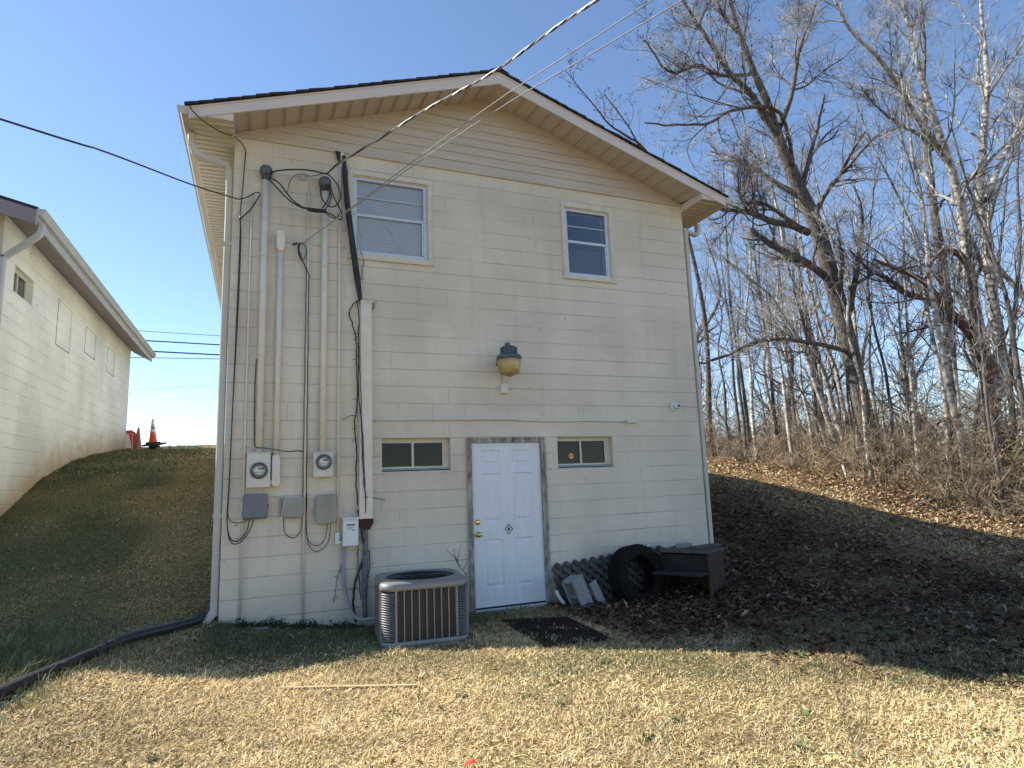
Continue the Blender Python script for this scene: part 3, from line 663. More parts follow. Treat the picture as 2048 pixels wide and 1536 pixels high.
c4 = conduit("small_conduit", "slim cream conduit from the siding down to the small box by the disconnect", 1.150, 1.02, 5.42, .015, straps=(4.6, 3.2))
b = MB(); b.box(1.122, 1.168, -.05, -.006, .89, 1.015); b.tube([(1.16, -.03, .91), (1.192, -.03, .91)], .014, 8); b.build("conduit_fitting", M_white, c4, bevel=.005)
b = MB(); b.box(1.155, 1.195, -.03, -.001, 5.27, 5.445); b.build("cover_plate", M_white, c4)
b = MB(); b.prism([(1.09, 5.45), (1.15, 5.45), (1.15, 5.33), (1.12, 5.34)], -.05, -.03, 1); b.build("tar_patch", M_black, c4)
conduit("thin_wall_raceway", "thin cream raceway near the left corner of the wall", .195, .22, 4.80, .011, straps=())
t9 = conduit("thin_wall_raceway", "thin cream raceway between the two meters reaching the ground", .800, .10, 4.92, .013, straps=())

def meter(x0, x1, z0, z1, cz, R, label):
    t = thing("electric_meter", ((x0+x1)/2, 0, z0), label, "meter")
    b = MB(); b.box(x0, x1, -.105, -.001, z0, z1-.012); b.box(x0-.006, x1+.006, -.115, -.001, z1-.012, z1); b.build("meter_socket", M_metergrey, t, bevel=.005)
    cx = (x0+x1)/2+.005; b = MB(); b.lathe([(R+.006, 0), (R+.006, .022), (R-.004, .03), (R-.012, .03), (R-.012, .02), (.001, .02)], (cx, -.105, cz), 32, RX); b.build("meter_ring", M_cast, t, smooth=True)
    b = MB(); b.lathe([(R-.013, .021), (R-.013, .022), (.001, .0225)], (cx, -.105, cz), 32, RX); face = b.build("meter_face", M_white, t)
    b = MB(); b.box(cx-.01, cx+.045, -.1285, -.1281, cz+.008, cz+.028); face2 = b.build("meter_display", mat("meter_display_dark", (.07, .07, .06), None, 5, .4), face)
    b = MB()
    for dz, a, c in ((-.012, -.05, .04), (-.02, -.04, .05), (-.042, -.03, .03)): b.box(cx+a, cx+c, -.1285, -.1281, cz+dz-.0015, cz+dz+.0015)
    b.build("meter_print", mat("meter_print_grey", (.28, .27, .24), None, 5, .5), face)
    gm = glass_mat("meter_glass", (.93, .93, .92), .04) if "mg" not in MATS else MATS["mg"]; MATS["mg"] = gm
    b = MB(); b.lathe([(R-.014, .023), (R-.016, .06), (R-.026, .085), (R*.5, .094), (.001, .096)], (cx, -.105, cz), 32, RX); b.build("meter_dome", gm, t, smooth=True)
    return t
meter(.222, .452, 1.527, 1.893, 1.70, .080, "larger electric meter on tall cream socket at the foot of left conduit")
meter(.884, 1.088, 1.616, 1.884, 1.775, .078, "electric meter on short cream socket under the right service conduit")

t = thing("telephone_box", (.32, 0, 1.2), "dark grey plastic utility box below the left meter", "utility box", )
b = MB(); b.box(.200, .436, -.10, -.02, 1.215, 1.462); b.build("lid", M_greyp, t, bevel=.012)
b = MB(); b.box(.193, .425, -.03, -.001, 1.20, 1.455); b.box(.425, .446, -.07, -.03, 1.31, 1.35); b.box(.19, .20, -.06, -.02, 1.38, 1.43); b.box(.19, .20, -.06, -.02, 1.24, 1.29); b.build("base", M_greyp, t, bevel=.004)
t = thing("cable_box", (.67, 0, 1.2), "greenish grey utility box with slanted pale tape, middle of the three boxes", "utility box")
b = MB(); b.box(.585, .785, -.085, -.012, 1.205, 1.402); b.build("lid", M_beigep, t, bevel=.005)
b = MB(); b.box(.555, .60, -.05, -.001, 1.225, 1.415); b.box(.60, .775, -.06, -.001, 1.19, 1.2045); b.build("base", M_beigep, t)
b = MB(); b.tube([at(570, 998, -.09), at(562, 1040, -.088), at(557, 1070, -.01)], .004, 6); b.build("tape", M_pipe, t)
t = thing("network_box", (1.02, 0, 1.1), "rounded greenish grey utility box beside the disconnect, largest of three", "utility box")
b = MB(); pl = [(.91, 1.40), (.93, 1.418), (1.11, 1.428), (1.128, 1.41), (1.135, 1.30), (1.132, 1.14), (1.115, 1.122), (.935, 1.112), (.915, 1.13), (.905, 1.25)]; b.prism(pl[::-1], -.10, -.03, 1); b.build("lid", M_beigep, t, bevel=.014)
b = MB(); b.box(.925, 1.115, -.035, -.001, 1.13, 1.41); b.box(1.128, 1.138, -.09, -.07, 1.295, 1.31); b.build("base", M_beigep, t)
t = thing("ac_disconnect", (1.28, 0, .86), "small white disconnect box with paper sticker left of the line cover", "electrical box")
b = MB(); b.box(1.197, 1.362, -.095, -.012, .868, 1.150); b.build("cover", M_white, t, bevel=.006)
b = MB(); b.box(1.19, 1.37, -.115, -.001, 1.150, 1.17); b.box(1.205, 1.357, -.03, -.001, .862, 1.15); b.build("hood", M_white, t, bevel=.004)
b = MB(); b.box(1.235, 1.325, -.0965, -.0955, 1.03, 1.10); stk = b.build("sticker", mat("sticker_white", (.75, .75, .77), (.68, .68, .7), 4, .5), t)
b = MB(); b.box(1.235, 1.325, -.0978, -.0970, 1.082, 1.10)
for k in range(3): b.box(1.245, 1.315-.02*k, -.0978, -.0970, 1.066-.011*k, 1.070-.011*k)
b.box(1.285, 1.32, -.0978, -.0970, 1.031, 1.041); b.build("sticker_print", mat("sticker_ink", (.16, .16, .2), None, 4, .6), stk)
b = MB(); b.tube([(1.215, -.04, .865), (1.213, -.04, .6), (1.225, -.07, .40), (1.28, -.14, .20), (1.37, -.22, .12), (1.52, -.30, .14)], .019, 12, smooth_n=5)
tag(b.build("flexible_conduit", mat("grey_flex", (.30, .31, .32), (.24, .25, .26), 8, .45), None, (1.215, -.04, .15), smooth=True), "grey flexible conduit looping from the white disconnect to the cooling unit", "pipe")

t = thing("line_cover", (1.45, 0, 1.14), "long white vertical refrigerant line cover on the wall", "line cover")
b = MB(); b.prism([(1.388, 3.60), (1.512, 3.60), (1.518, 1.145), (1.372, 1.145)], -.085, -.002, 1); b.build("cover", M_pipe, t, bevel=.006)
b = MB(); b.box(1.384, 1.516, -.09, -.001, 3.601, 3.625); b.build("end_cap", M_pipe, t)
b = MB(); b.prism([(1.365, 1.143), (1.528, 1.143), (1.53, 1.10), (1.49, 1.03), (1.45, 1.015), (1.40, 1.06), (1.37, 1.06)], -.06, -.001, 1)
tag(b.build("wall_opening_patch", M_rust, None, (1.45, 0, 1.0)), "rusty red ragged patch below the white line cover", "patch")
b = MB(); b.tube([at(688, 312, -.04), at(690, 350, -.05), at(694, 400, -.07), at(700, 450, -.08), at(708, 510, -.08), at(715, 560, -.07), at(721, 604, -.05)], [.02, .03, .032, .034, .036, .036, .02], 10, smooth_n=4)
tag(b.build("insulated_line_set", M_insul if False else mat("black_insulation", (.035, .038, .042), (.02, .021, .024), 12, .7, bump=.6, bscale=30), None, tuple(at(690, 330, -.05)), smooth=True), "thick black insulated pipe bending down the wall beside the left upper window", "pipe")
b = MB(); b.tube([(1.452, -.035, 1.14), (1.452, -.045, .98), (1.44, -.06, .7), (1.43, -.07, .45), (1.43, -.08, .25), (1.44, -.09, .08)], [.016, .02, .034, .036, .028, .02], 10, smooth_n=4)
tag(b.build("insulated_pipe", mat("taped_insulation", (.20, .205, .22), (.06, .06, .065), 30, .7, bump=.6, bscale=30), None, (1.45, -.05, .1), smooth=True), "grey taped insulated pipe dropping from the line cover to the ground", "pipe")

# security lamp
c = at(1018, 720, -.27); sc_ = float(np.linalg.norm(at(1041, 720, -.27)-at(995, 720, -.27)))/46
t = thing("security_light", tuple(c), "grey barn light with yellowed bucket lens above the door", "lamp")
def zpx(y): return float(at(1018, y, -.27)[2]-c[2])
b = MB(); b.lathe([(r*sc_, zpx(y)) for r, y in ((22.5, 719), (23.5, 717), (23, 713), (18, 709), (15, 707), (14.5, 702), (14, 697), (11, 693), (6, 691), (.1, 690.5))], c, 28); hd = b.build("housing", M_cast, t, smooth=True)
b = MB()
for k in range(16):
    a = 2*PI*k/16; M = Matrix.Translation(Vector(c)) @ Matrix.Rotation(a, 4, 'Z'); b.box(13.2*sc_, 15.8*sc_, -.004, .004, zpx(708), zpx(695), M)
b.build("cooling_rib", M_cast, hd)
b = MB(); b.lathe([(5*sc_, zpx(691.5)), (5*sc_, zpx(686))], (c[0]-.012, c[1], c[2]), 14); b.build("photocell", M_cast, hd)
b = MB(); pr = []; 
b.lathe([(r*sc_, zpx(y)) for r, y in ((21.8, 719.2), (21.6, 728), (20.6, 740), (19.4, 746), (17.5, 748), (12, 749), (7, 751.5), (.1, 754))], c, 40); b.build("lens", M_amber, t, smooth=True)
b = MB(); b.tube([(c[0], -.27+.09, c[2]+.02), (c[0]-.02, -.09, c[2]+.01), (c[0]-.05, -.0, c[2]-.01)], .022, 10, smooth_n=3); b.box(c[0]-.06, c[0]+.02, -.02, -.001, c[2]-.02, c[2]+.07); b.build("arm", M_cast, t); b = MB(); b.box(c[0]-25.5*sc_, c[0]-20*sc_, -.31, -.25, zpx(719), zpx(713)); b.build("latch", M_cast, t)
b = MB(); jx = 3.150; b.box(jx-.045, jx+.045, -.055, -.001, 2.575, 2.70); jb = b.build("junction_box", M_pipe, None, (jx, 0, 2.57), bevel=.006); tag(jb, "small cream junction box on the wall under the security light", "electrical box")
b = MB(); b.tube([(jx, -.02, 2.70), (jx, -.02, 2.93)], .010, 8); b.tube([(jx-.028, -.008, 2.70), (jx-.028, -.008, 2.9)], .004, 6); b.build("conduit", M_pipe, jb)
# camera
c = at(1347, 813, -.0); t = thing("security_camera", tuple(c), "small white round security camera near the right wall edge", "camera")
b = MB(); b.box(c[0]-.055, c[0]+.045, -.03, -.001, c[2]-.062, c[2]+.058); b.build("base", M_white, t, bevel=.012)
b = MB(); M = Matrix.Rotation(rad(12), 4, 'Z') @ Matrix.Rotation(PI/2, 4, 'X'); b.lathe([(.040, 0), (.042, .03), (.040, .05), (.033, .06), (.026, .063)], (c[0]+.005, -.03, c[2]), 20, M); b.build("body", M_white, t, smooth=True)
b = MB(); b.lathe([(.019, .0635), (.018, .070), (.010, .075), (.001, .076)], (c[0]+.005, -.03, c[2]), 16, M); b.build("lens", M_black, t, smooth=True)
# horizontal raceway above the door
b = MB(); P = [(1.52, 2.246), (2.2, 2.252), (3.09, 2.262), (3.45, 2.246), (3.78, 2.236), (4.3, 2.243), (4.9, 2.235)]
b.tube([(x, -.016, z) for x, z in P], .013, 8, smooth_n=3); r_ = b.build("horizontal_conduit", M_pipe, None, (3, 0, 2.24), smooth=True); tag(r_, "cream conduit running sideways across the wall above door and basement windows", "pipe")
b = MB(); b.box(4.9, 5.06, -.05, -.001, 2.212, 2.252); b.build("conduit_fitting", M_pipe, r_, bevel=.004)

# cables on the wall
def cable(name, label, pts, r, m=None, k=5, parent=None):
    b = MB(); b.tube(pts, r, 6, smooth_n=k); o = b.build(name, m or M_cable, parent, None if parent else tuple(pts[0]), smooth=True)
    if not parent: tag(o, label, "cable")
    return o
w0 = -.03
ent = thing("service_entrance_wires", tuple(at(640, 400, -.1)), "black looping service wires joining the two service heads with a taped splice", "cable")
def el(pts, r=.0075, m=None, nm="wire"):
    b = MB(); b.tube([at(x, y, Y) for x, y, Y in pts], r, 6, smooth_n=5); return b.build(nm, m or M_cable, ent, smooth=True)
el([(538, 350, -.1), (552, 342, -.14), (590, 339, -.16), (622, 341, -.17), (645, 346, -.16), (655, 348, -.12)], .009)
el([(540, 355, -.1), (560, 368, -.16), (582, 397, -.2), (605, 414, -.2), (620, 416, -.2)], .009)
el([(538, 358, -.1), (556, 378, -.16), (578, 400, -.2), (603, 415, -.2), (620, 418, -.2)], .009)
el([(655, 348, -.14), (668, 360, -.18), (680, 382, -.2), (678, 404, -.2), (664, 414, -.2), (648, 404, -.19), (641, 385, -.15), (643, 368, -.1)])
el([(656, 364, -.1), (660, 380, -.16), (655, 402, -.2), (645, 416, -.2)])
el([(650, 372, -.1), (662, 388, -.16), (658, 408, -.2), (650, 418, -.2)])
el([(648, 422, -.2), (664, 430, -.2), (678, 438, -.18), (684, 438, -.17), (681, 420, -.16), (668, 395, -.15), (660, 370, -.1)])
el([(648, 424, -.2), (660, 433, -.2), (672, 436, -.19), (680, 426, -.17)], .006)
el([(575, 385, -.05), (580, 362, -.05), (594, 349, -.06), (612, 350, -.08), (625, 352, -.1), (655, 345, -.12)], .004)
el([(606, 352, -.02), (618, 353, -.05), (630, 351, -.08), (650, 347, -.12)], .005, M_wire, "neutral_wire")
b = MB(); b.tube([at(615, 418, -.2), at(632, 421, -.205), at(652, 422, -.2)], [.02, .024, .02], 10, smooth_n=3); b.build("splice_cover", M_black, ent, smooth=True)
b = MB(); b.box(*sorted((at(600, 352)[0], at(611, 352)[0])), -.03, -.001, *sorted((at(600, 360)[2], at(600, 350)[2]))); b.build("wall_hook", M_wire, ent)

# service drop (twisted triplex) to a pole behind the camera
A = at(655, 346, -.13); B_ = at(1195, 0, -3.4); dirv = (B_-A)
def sagline(A, B, n, sag, ext=1.0):
    out = []
    for i in range(n+1):
        t = i/n*ext; p = A+(B-A)*t; p = p-np.array([0, 0, sag*4*t*(ext-t)/ext**2 if ext > 0 else 0]); out.append(p)
    return out
drop = thing("service_drop", tuple(A), "thick twisted overhead power cable with bright bare strand from wall to upper edge", "cable")
def helix(path, off, R, r, m, nm, turns_per_m=5.5):
    P = [np.array(p) for p in path]; out = []; s = 0
    for i, p in enumerate(P):
        if i: s += np.linalg.norm(P[i]-P[i-1])
        t = P[min(i+1, len(P)-1)]-P[max(i-1, 0)]; t /= np.linalg.norm(t); u = np.cross(t, [0, 0, 1.]); u /= np.linalg.norm(u); v = np.cross(u, t); a = 2*PI*s*turns_per_m*.45+off
        out.append(p+R*(math.cos(a)*u+math.sin(a)*v))
    b = MB(); b.tube(out, r, 6); return b.build(nm, m, drop, smooth=True)
key = catmull([A, at(672, 331, -.25), at(700, 313, -.42), at(760, 277, -.80), at(850, 220, -1.35), at(985, 145, -2.2), at(1100, 63, -2.85), B_, B_+(B_-at(1100, 63, -2.85))*3.2+np.array([0, 0, -.05]), B_+(B_-at(1100, 63, -2.85))*8], 26)
helix(key, 0, .007, .008, M_wire, "bare_neutral"); helix(key, 2.1, .007, .007, M_dropgrey, "insulated_strand"); helix(key, 4.2, .007, .007, M_cable, "insulated_strand")
H = at(605, 487, -.03)
for lab, px, dz in (("upper of two thin pale telephone wires from wall hook to upper edge", (1305, 0), 0), ("lower of two thin pale telephone wires from wall hook to upper edge", (1318, 28), -.0)):
    m1 = at(712, 408 if lab[0] == 'u' else 411, -.42); m2 = at(975, 215 if lab[0] == 'u' else 232, -1.9); E = at(px[0], px[1], -3.6); F_ = E+(E-m2)*3
    cable("telephone_wire", lab, [H, m1, m2, E, F_], .005, M_telw, 8)
ph = thing("cable_slack_loop", tuple(at(603, 500, -.03)), "black coiled slack cable hanging from the hook left of the window", "cable")
def pl_(pts, r=.0055):
    b = MB(); b.tube([at(x, y, Y) for x, y, Y in pts], r, 6, smooth_n=5); b.build("wire", M_cable, ph, smooth=True)
pl_([(605, 486, -.04), (597, 490, -.05), (597, 505, -.06), (602, 518, -.05), (606, 524, -.04), (612, 536, -.03), (619, 553, -.025)], .007)
pl_([(600, 486, -.04), (598, 500, -.07), (604, 520, -.06), (600, 505, -.04)], .007)
pl_([(604, 486, -.03), (612, 495, -.03), (613, 507, -.03), (608, 517, -.03), (604, 522, -.03)], .004)
pl_([(590, 489, -.01), (586, 488, -.02), (597, 486, -.04)], .009)
def run(x0, x1, xoff, zlo, zhi, y=-.035):
    n = 14; return [(x0+(x1-x0)*k/n+.003*math.sin(k*2.1+xoff), y, zhi+(zlo-zhi)*k/n) for k in range(n+1)]
top = at(619, 553, -.03)
cable("down_cable", "thin black cable strapped along the raceway between meters, ending under largest box", [top]+run(.812, .823, 0, 1.15, float(top[2])-.1)+[(.83, -.035, 1.0), (.88, -.04, .91), (.96, -.04, .895), (1.02, -.04, .97), (1.04, -.05, 1.115)], .0045, k=2)
cable("down_cable", "thin black cable left of the middle raceway looping under the middle utility box", run(.786, .781, 1, 1.15, 3.98)+[(.765, -.03, 1.05), (.70, -.03, .985), (.62, -.035, 1.03), (.595, -.04, 1.12), (.592, -.045, 1.19)], .0045, k=2)
cable("down_cable", "thin dark cable dropping past the middle raceway into deep loop under largest box", [(.818, -.028, 1.45), (.822, -.028, 1.2), (.84, -.03, .95), (.90, -.035, .84), (.97, -.035, .84), (1.05, -.04, .92), (1.075, -.05, 1.12)], .0045, k=4)
cable("thin_dark_cable", "thin dark cable beside the left service conduit crossing to the middle raceway", [(.285, -.01, 2.9), (.278, -.012, 2.5), (.285, -.012, 2.1), (.30, -.06, 1.955), (.38, -.12, 1.935), (.5, -.12, 1.915), (.62, -.02, 1.90), (.74, -.012, 1.905), (.785, -.012, 1.89)], .005, k=4)
lft = thing("corner_cable_bundle", (.07, -.03, 1.0), "black cable bundle down the left wall edge looping to the dark grey box", "cable")
def lc_(pts, r=.006):
    b = MB(); b.tube(pts, r, 6, smooth_n=4); b.build("cable", M_cable, lft, smooth=True)
lc_([at(380, 212, -.54), at(384, 220, -.53), at(402, 238, -.52), at(425, 254, -.47), at(446, 266, -.34), at(470, 275, -.15), at(490, 297, -.03), at(489, 330, -.03), at(485, 380, -.03), at(480, 430, -.03), (.085, -.03, 4.3), (.08, -.03, 3.6), (.075, -.03, 3.0), (.065, -.03, 2.2), (.055, -.035, 1.5), (.05, -.04, 1.2), (.09, -.05, 1.02), (.17, -.06, 1.0), (.24, -.06, 1.09), (.26, -.06, 1.2)], .0062)
lc_([at(480, 430, -.045), (.095, -.045, 4.2), (.09, -.045, 3.4), (.07, -.045, 2.4), (.06, -.045, 1.5), (.055, -.05, 1.15), (.10, -.06, .98), (.19, -.06, .985), (.27, -.06, 1.10), (.30, -.06, 1.2)], .0062)
lc_([(.055, -.03, 1.28), (.08, -.03, 1.20), (.15, -.04, 1.175), (.22, -.05, 1.185), (.245, -.05, 1.2)], .004)
cable("overhead_cable", "single black overhead cable crossing the left sky to a loop on the wall", [at(480, 438, -.04), at(500, 420, -.05), at(515, 398, -.06), at(520, 388, -.07), at(512, 385, -.08), at(495, 394, -.1), at(478, 398, -.15), at(462, 394, -.3), at(380, 368, -.9), at(200, 300, -1.9), at(0, 238, -2.7), at(0, 238, -2.7)+np.array([-4, -1.2, .35]), at(0, 238, -2.7)+np.array([-14, -4.4, 1.8])], .007, k=6)
# far roadside cables
for i, (ya, yb, r, lab) in enumerate(((661, 672, .015, "thin highest roadside cable seen between the two houses"), (680, 690, .035, "thick upper roadside cable seen between the two houses"), (701, 710, .04, "thickest roadside cable, third down, between the two houses"), (715, 718, .02, "thin fourth roadside cable seen between the two houses"), (779, 771, .008, "lowest faint sagging cable seen between the two houses"))):
    A_, B2 = at(270, ya, 32), at(445, yb, 32); d_ = (B2-A_)
    b = MB(); b.tube([A_-d_*6+np.array([0, 0, 1.2]), A_-d_*2, A_, B2, B2+d_*2, B2+d_*6+np.array([0, 0, 1.2])], r, 6, smooth_n=3); tag(b.build("roadside_cable", M_cable, None, tuple(A_), smooth=True), lab, "cable", "roadside cables")

# dead vine round the line cover
rngv = random.Random(5); b = MB()
def vine(pts, r, hair=0):
    P = catmull([np.array(p, float) for p in pts], 5); P = [p+np.array([rngv.uniform(-.006, .006), rngv.uniform(-.004, .0), rngv.uniform(-.004, .004)]) for p in P]
    b.tube(P, r, 5)
    for _ in range(hair):
        p = P[rngv.randrange(len(P))]; a = rngv.uniform(-1, 1)*PI; l = rngv.uniform(.02, .06); b.tube([p, p+np.array([math.cos(a)*l, -.01, math.sin(a)*l])], .0022, 4)
vine([at(722, 560, -.03), at(725, 545, -.02), at(726, 520, -.02), at(722, 505, -.02)], .004, 4)
vine([at(718, 600, -.03), at(704, 612, -.02), at(699, 628, -.02), at(705, 650, -.02), at(712, 680, -.02), at(713, 720, -.02), at(714, 800, -.02), at(709, 850, -.02), at(713, 900, -.02), at(712, 960, -.02), at(716, 1010, -.03)], .0065, 26)
vine([at(742, 700, -.02), at(743, 650, -.02), at(742, 625, -.02), at(749, 612, -.02), at(745, 607, -.02)], .0045, 12)
vine([at(717, 1020, -.04), at(722, 1060, -.04), at(730, 1100, -.05), at(722, 1130, -.06), at(712, 1160, -.05), at(706, 1200, -.05), at(712, 1243, -.05)], .012, 30)
vine([at(738, 1100, -.04), at(740, 1130, -.05), at(733, 1165, -.05), at(737, 1140, -.04)], .006, 6)
vine([at(716, 1080, -.04), at(717, 1140, -.04), at(721, 1200, -.04)], .005, 6)
vine([at(688, 1120, -.02), at(675, 1150, -.015), at(671, 1180, -.015), at(666, 1205, -.01)], .003, 5)
vine([at(713, 832, -.09), at(700, 832, -.06), at(686, 838, -.03)], .004)
vine([at(728, 994, -.09), at(750, 996, -.06), at(770, 1000, -.03)], .004)
vine([at(713, 600, -.02), at(718, 640, -.09), at(717, 720, -.09), at(718, 800, -.09), at(724, 870, -.09), at(726, 940, -.095), at(731, 1000, -.09), at(728, 1040, -.07)], .006)
vine([at(716, 650, -.09), at(721, 760, -.09), at(723, 830, -.09), at(727, 900, -.09), at(730, 980, -.09)], .004)
tag(b.build("dead_vine", M_vine, None, tuple(at(712, 1243, -.05)), smooth=True), "leafless dead vine climbing beside the line cover", "vine")

# ================================================================== AC UNIT
def rrect(hx, hy, r, n=6):
    out = []
    for cx, cy, a0 in ((hx-r, -hy+r, -90), (hx-r, hy-r, 0), (-hx+r, hy-r, 90), (-hx+r, -hy+r, 180)):
        for k in range(n+1):
            a = rad(a0+90*k/n); out.append((cx+r*math.cos(a), cy+r*math.sin(a)))
    return out
def densify(P, k=4):
    out = []
    for i in range(len(P)):
        a, b_ = P[i], P[(i+1) % len(P)]; out.append(a); L_ = math.hypot(b_[0]-a[0], b_[1]-a[1])
        if L_ > .1: out += [(a[0]+(b_[0]-a[0])*j/8, a[1]+(b_[1]-a[1])*j/8) for j in range(1, 8)]
    return out
def ac_unit(cx, cy, rot, S=.84, H=.585, zb=.03):
    t = thing("cooling_unit", (cx, cy, 0), "grey outdoor air conditioner with louvred corners standing left of the door", "air conditioner")
    M = Matrix.Translation((cx, cy, 0)) @ Matrix.Rotation(rot, 4, 'Z'); h = S/2; R = .13
    def ring(b, specs, closed=True):
        n = len(rrect(h, h, R)); vs_ = []
        for ins, z in specs: vs_ += [(x, y, z) for x, y in rrect(h-ins, h-ins, max(R-ins, .02))]
        b.add(vs_, [(i*n+k, i*n+(k+1) % n, (i+1)*n+(k+1) % n, (i+1)*n+k) for i in range(len(specs)-1) for k in range(n)]); return n
    b = MB(); n = ring(b, [(.045, zb), (.045, H-.03)]); b.xf(M); b.build("coil", M_acd, t)
    b = MB(); ring(b, [(.0, zb-.04), (-.005, zb-.04), (-.005, zb+.018), (.004, zb+.028), (.02, zb+.028)]); b.xf(M); b.build("base_pan", M_acs, t, smooth=True)
    b = MB(); b.box(-h-.03, h+.03, -h-.03, h+.03, -.05, zb-.04); b.xf(M); b.build("pad", M_acb, t, bevel=.01)
    # top cover with round opening
    b = MB(); ro = h*.86; prof = [(.012, H-.075), (-.006, H-.07), (-.010, H-.045), (-.006, H-.016), (.010, H-.002), (.035, H+.004)]
    rings = [densify(rrect(h, h, R))]; n = len(rings[0])
    def insetp(p, ins): f = (h-ins)/h; return (p[0]*f, p[1]*f)
    vs_ = [(*insetp(p, ins), z) for ins, z in prof for p in rings[0]]
    b.add(vs_, [(i*n+k, i*n+(k+1) % n, (i+1)*n+(k+1) % n, (i+1)*n+k) for i in range(len(prof)-1) for k in range(n)])
    o0 = [insetp(p, .035) for p in rings[0]]; inner = []
    for x, y in o0:
        a = math.atan2(y, x); inner.append((ro*math.cos(a), ro*math.sin(a), H+.012))
    low = [(x*.97, y*.97, H-.01) for x, y, z in inner]; low2 = [(x*.97, y*.97, H-.09) for x, y, z in inner]
    b.add([(x, y, H+.004) for x, y in o0]+inner+low+low2, [(i*n+k, i*n+(k+1) % n, (i+1)*n+(k+1) % n, (i+1)*n+k) for i in range(3) for k in range(n)])
    b.xf(M); b.build("top_cover", M_acs, t, smooth=True)
    b = MB()
    for k in range(1, 13):
        rr = ro*.96*k/12.5; b.tube([(rr*math.cos(a), rr*math.sin(a), H-.004+.012*(1-(k/12.5)**2)) for a in np.linspace(0, 2*PI, 33)], .0022, 4, cap=False)
    for k in range(8):
        a = k*PI/4; b.tube([(.05*math.cos(a), .05*math.sin(a), H+.006), (ro*.97*math.cos(a), ro*.97*math.sin(a), H-.008)], .003, 4)
    b.xf(M); b.build("fan_guard", M_black, t)
    b = MB(); b.lathe([(ro*.95, H-.09), (ro*.95, H-.088)], (0, 0, 0), 30); b.lathe([(.09, H-.085), (.09, H-.03), (.001, H-.02)], (0, 0, 0), 18); b.xf(M); b.build("fan_motor", M_black, t)
    b = MB()
    for k in range(4):
        a = k*PI/2+.3; Mk = Matrix.Rotation(a, 4, 'Z') @ Matrix.Translation((.2, 0, H-.055)) @ Matrix.Rotation(rad(28), 4, 'X'); b.box(-.12, .12, -.07, .07, -.002, .002, Mk)
    b.xf(M); b.build("fan_blade", M_acd, t)
    # corner louvres
    zlo, zhi, nl = zb+.035, H-.085, 20
    for q in range(4):
        b = MB(); pts = rrect(h, h, R)[q*7:(q+1)*7]; cc = ((h-R) if q in (0, 1) else -(h-R), (h-R) if q in (1, 2) else -(h-R))
        for j in range(nl):
            z = zlo+(zhi-zlo)*(j+.2)/nl; dz = (zhi-zlo)/nl*.52
            def pt(p, s, zz): return (cc[0]+(p[0]-cc[0])*s, cc[1]+(p[1]-cc[1])*s, zz)
            vs_ = [pt(p, 1.02, z) for p in pts]+[pt(p, .97, z+dz*.35) for p in pts]+[pt(p, .90, z+dz) for p in pts]; m_ = 7
            b.add(vs_, [(k, k+1, m_+k+1, m_+k) for k in range(6)]+[(m_+k, m_+k+1, 2*m_+k+1, 2*m_+k) for k in range(6)])
        # posts either side of the corner
        for p, d in ((pts[0], 0), (pts[-1], 1)):
            b.box(p[0]-.008, p[0]+.008, p[1]-.008, p[1]+.008, zlo-.01, zhi+.02)
        b.xf(M); b.build("corner_louvre", M_acs, t)
    # side panels: vertical bars and fine horizontal wires
    for q in range(4):
        Mq = M @ Matrix.Rotation(q*PI/2, 4, 'Z'); b = MB(); nb = 8; a0 = -(h-R)+.008
        for k in range(nb+1):
            x = a0+(2*(h-R)-.016)*k/nb; b.box(x-.0052, x+.0052, -h-.001, -h+.02, zlo-.012, zhi+.02)
        b.xf(Mq); b.build("side_panel", M_acs, t)
        b = MB(); nz = 46
        for j in range(nz):
            z = zlo+(zhi-zlo)*(j+.5)/nz; b.box(-(h-R), h-R, -h+.012, -h+.016, z-.0022, z+.0022)
        b.xf(Mq); b.build("guard_wire", mat("guard_wire_brown", (.085, .075, .068), None, 8, .5), t)
    return t
ac_unit(1.885, -.725, rad(-5))

# ================================================================== THINGS ON THE GROUND
# rubber mat
q = [gz(x, y, .012) for x, y in ((1003, 1240), (1135, 1234), (1222, 1277), (1090, 1294))]
b = MB(); b.add([(p[0], p[1], .016) for p in q]+[(p[0], p[1], -.03) for p in q], [(3, 2, 1, 0), (0, 1, 5, 4), (1, 2, 6, 5), (2, 3, 7, 6), (3, 0, 4, 7)])
tag(b.build("door_mat", M_mat, None, (3.1, -1.1, 0)), "worn dark flat mat on the ground in front of the door", "mat")
# pale lath in the grass
b = MB(); A_, B2 = gz(560, 1371, .03), gz(832, 1366, .03); d_ = Vector(B2-A_); L_ = d_.length; M = Matrix.Translation(Vector(A_)) @ d_.to_track_quat('X', 'Z').to_matrix().to_4x4(); b.box(0, L_, -.016, .016, -.016, -.010, M)
tag(b.build("wood_lath", M_slat, None, tuple(A_)), "thin pale wooden lath lying in the sunlit grass before the cooling unit", "wood strip")
# red scraps
for px, lab in (((940, 1532), "small red plastic scrap in the dry grass at the bottom edge"), ((1966, 1292), "small red scrap among shaded leaves on the right")):
    p = gz(px[0], px[1], .03); p[2] = hz1(p[0], p[1])+.03
    b = MB(); b.add([(p[0]-.04, p[1]-.01, p[2]), (p[0]-.01, p[1]-.025, p[2]+.012), (p[0]+.035, p[1]-.01, p[2]+.004), (p[0]+.03, p[1]+.02, p[2]+.015), (p[0]-.02, p[1]+.02, p[2]+.005)], [(0, 1, 2, 3, 4)])
    tag(b.build("plastic_scrap", M_red if px[0] < 1500 else M_rust, None, tuple(p)), lab, "scrap")
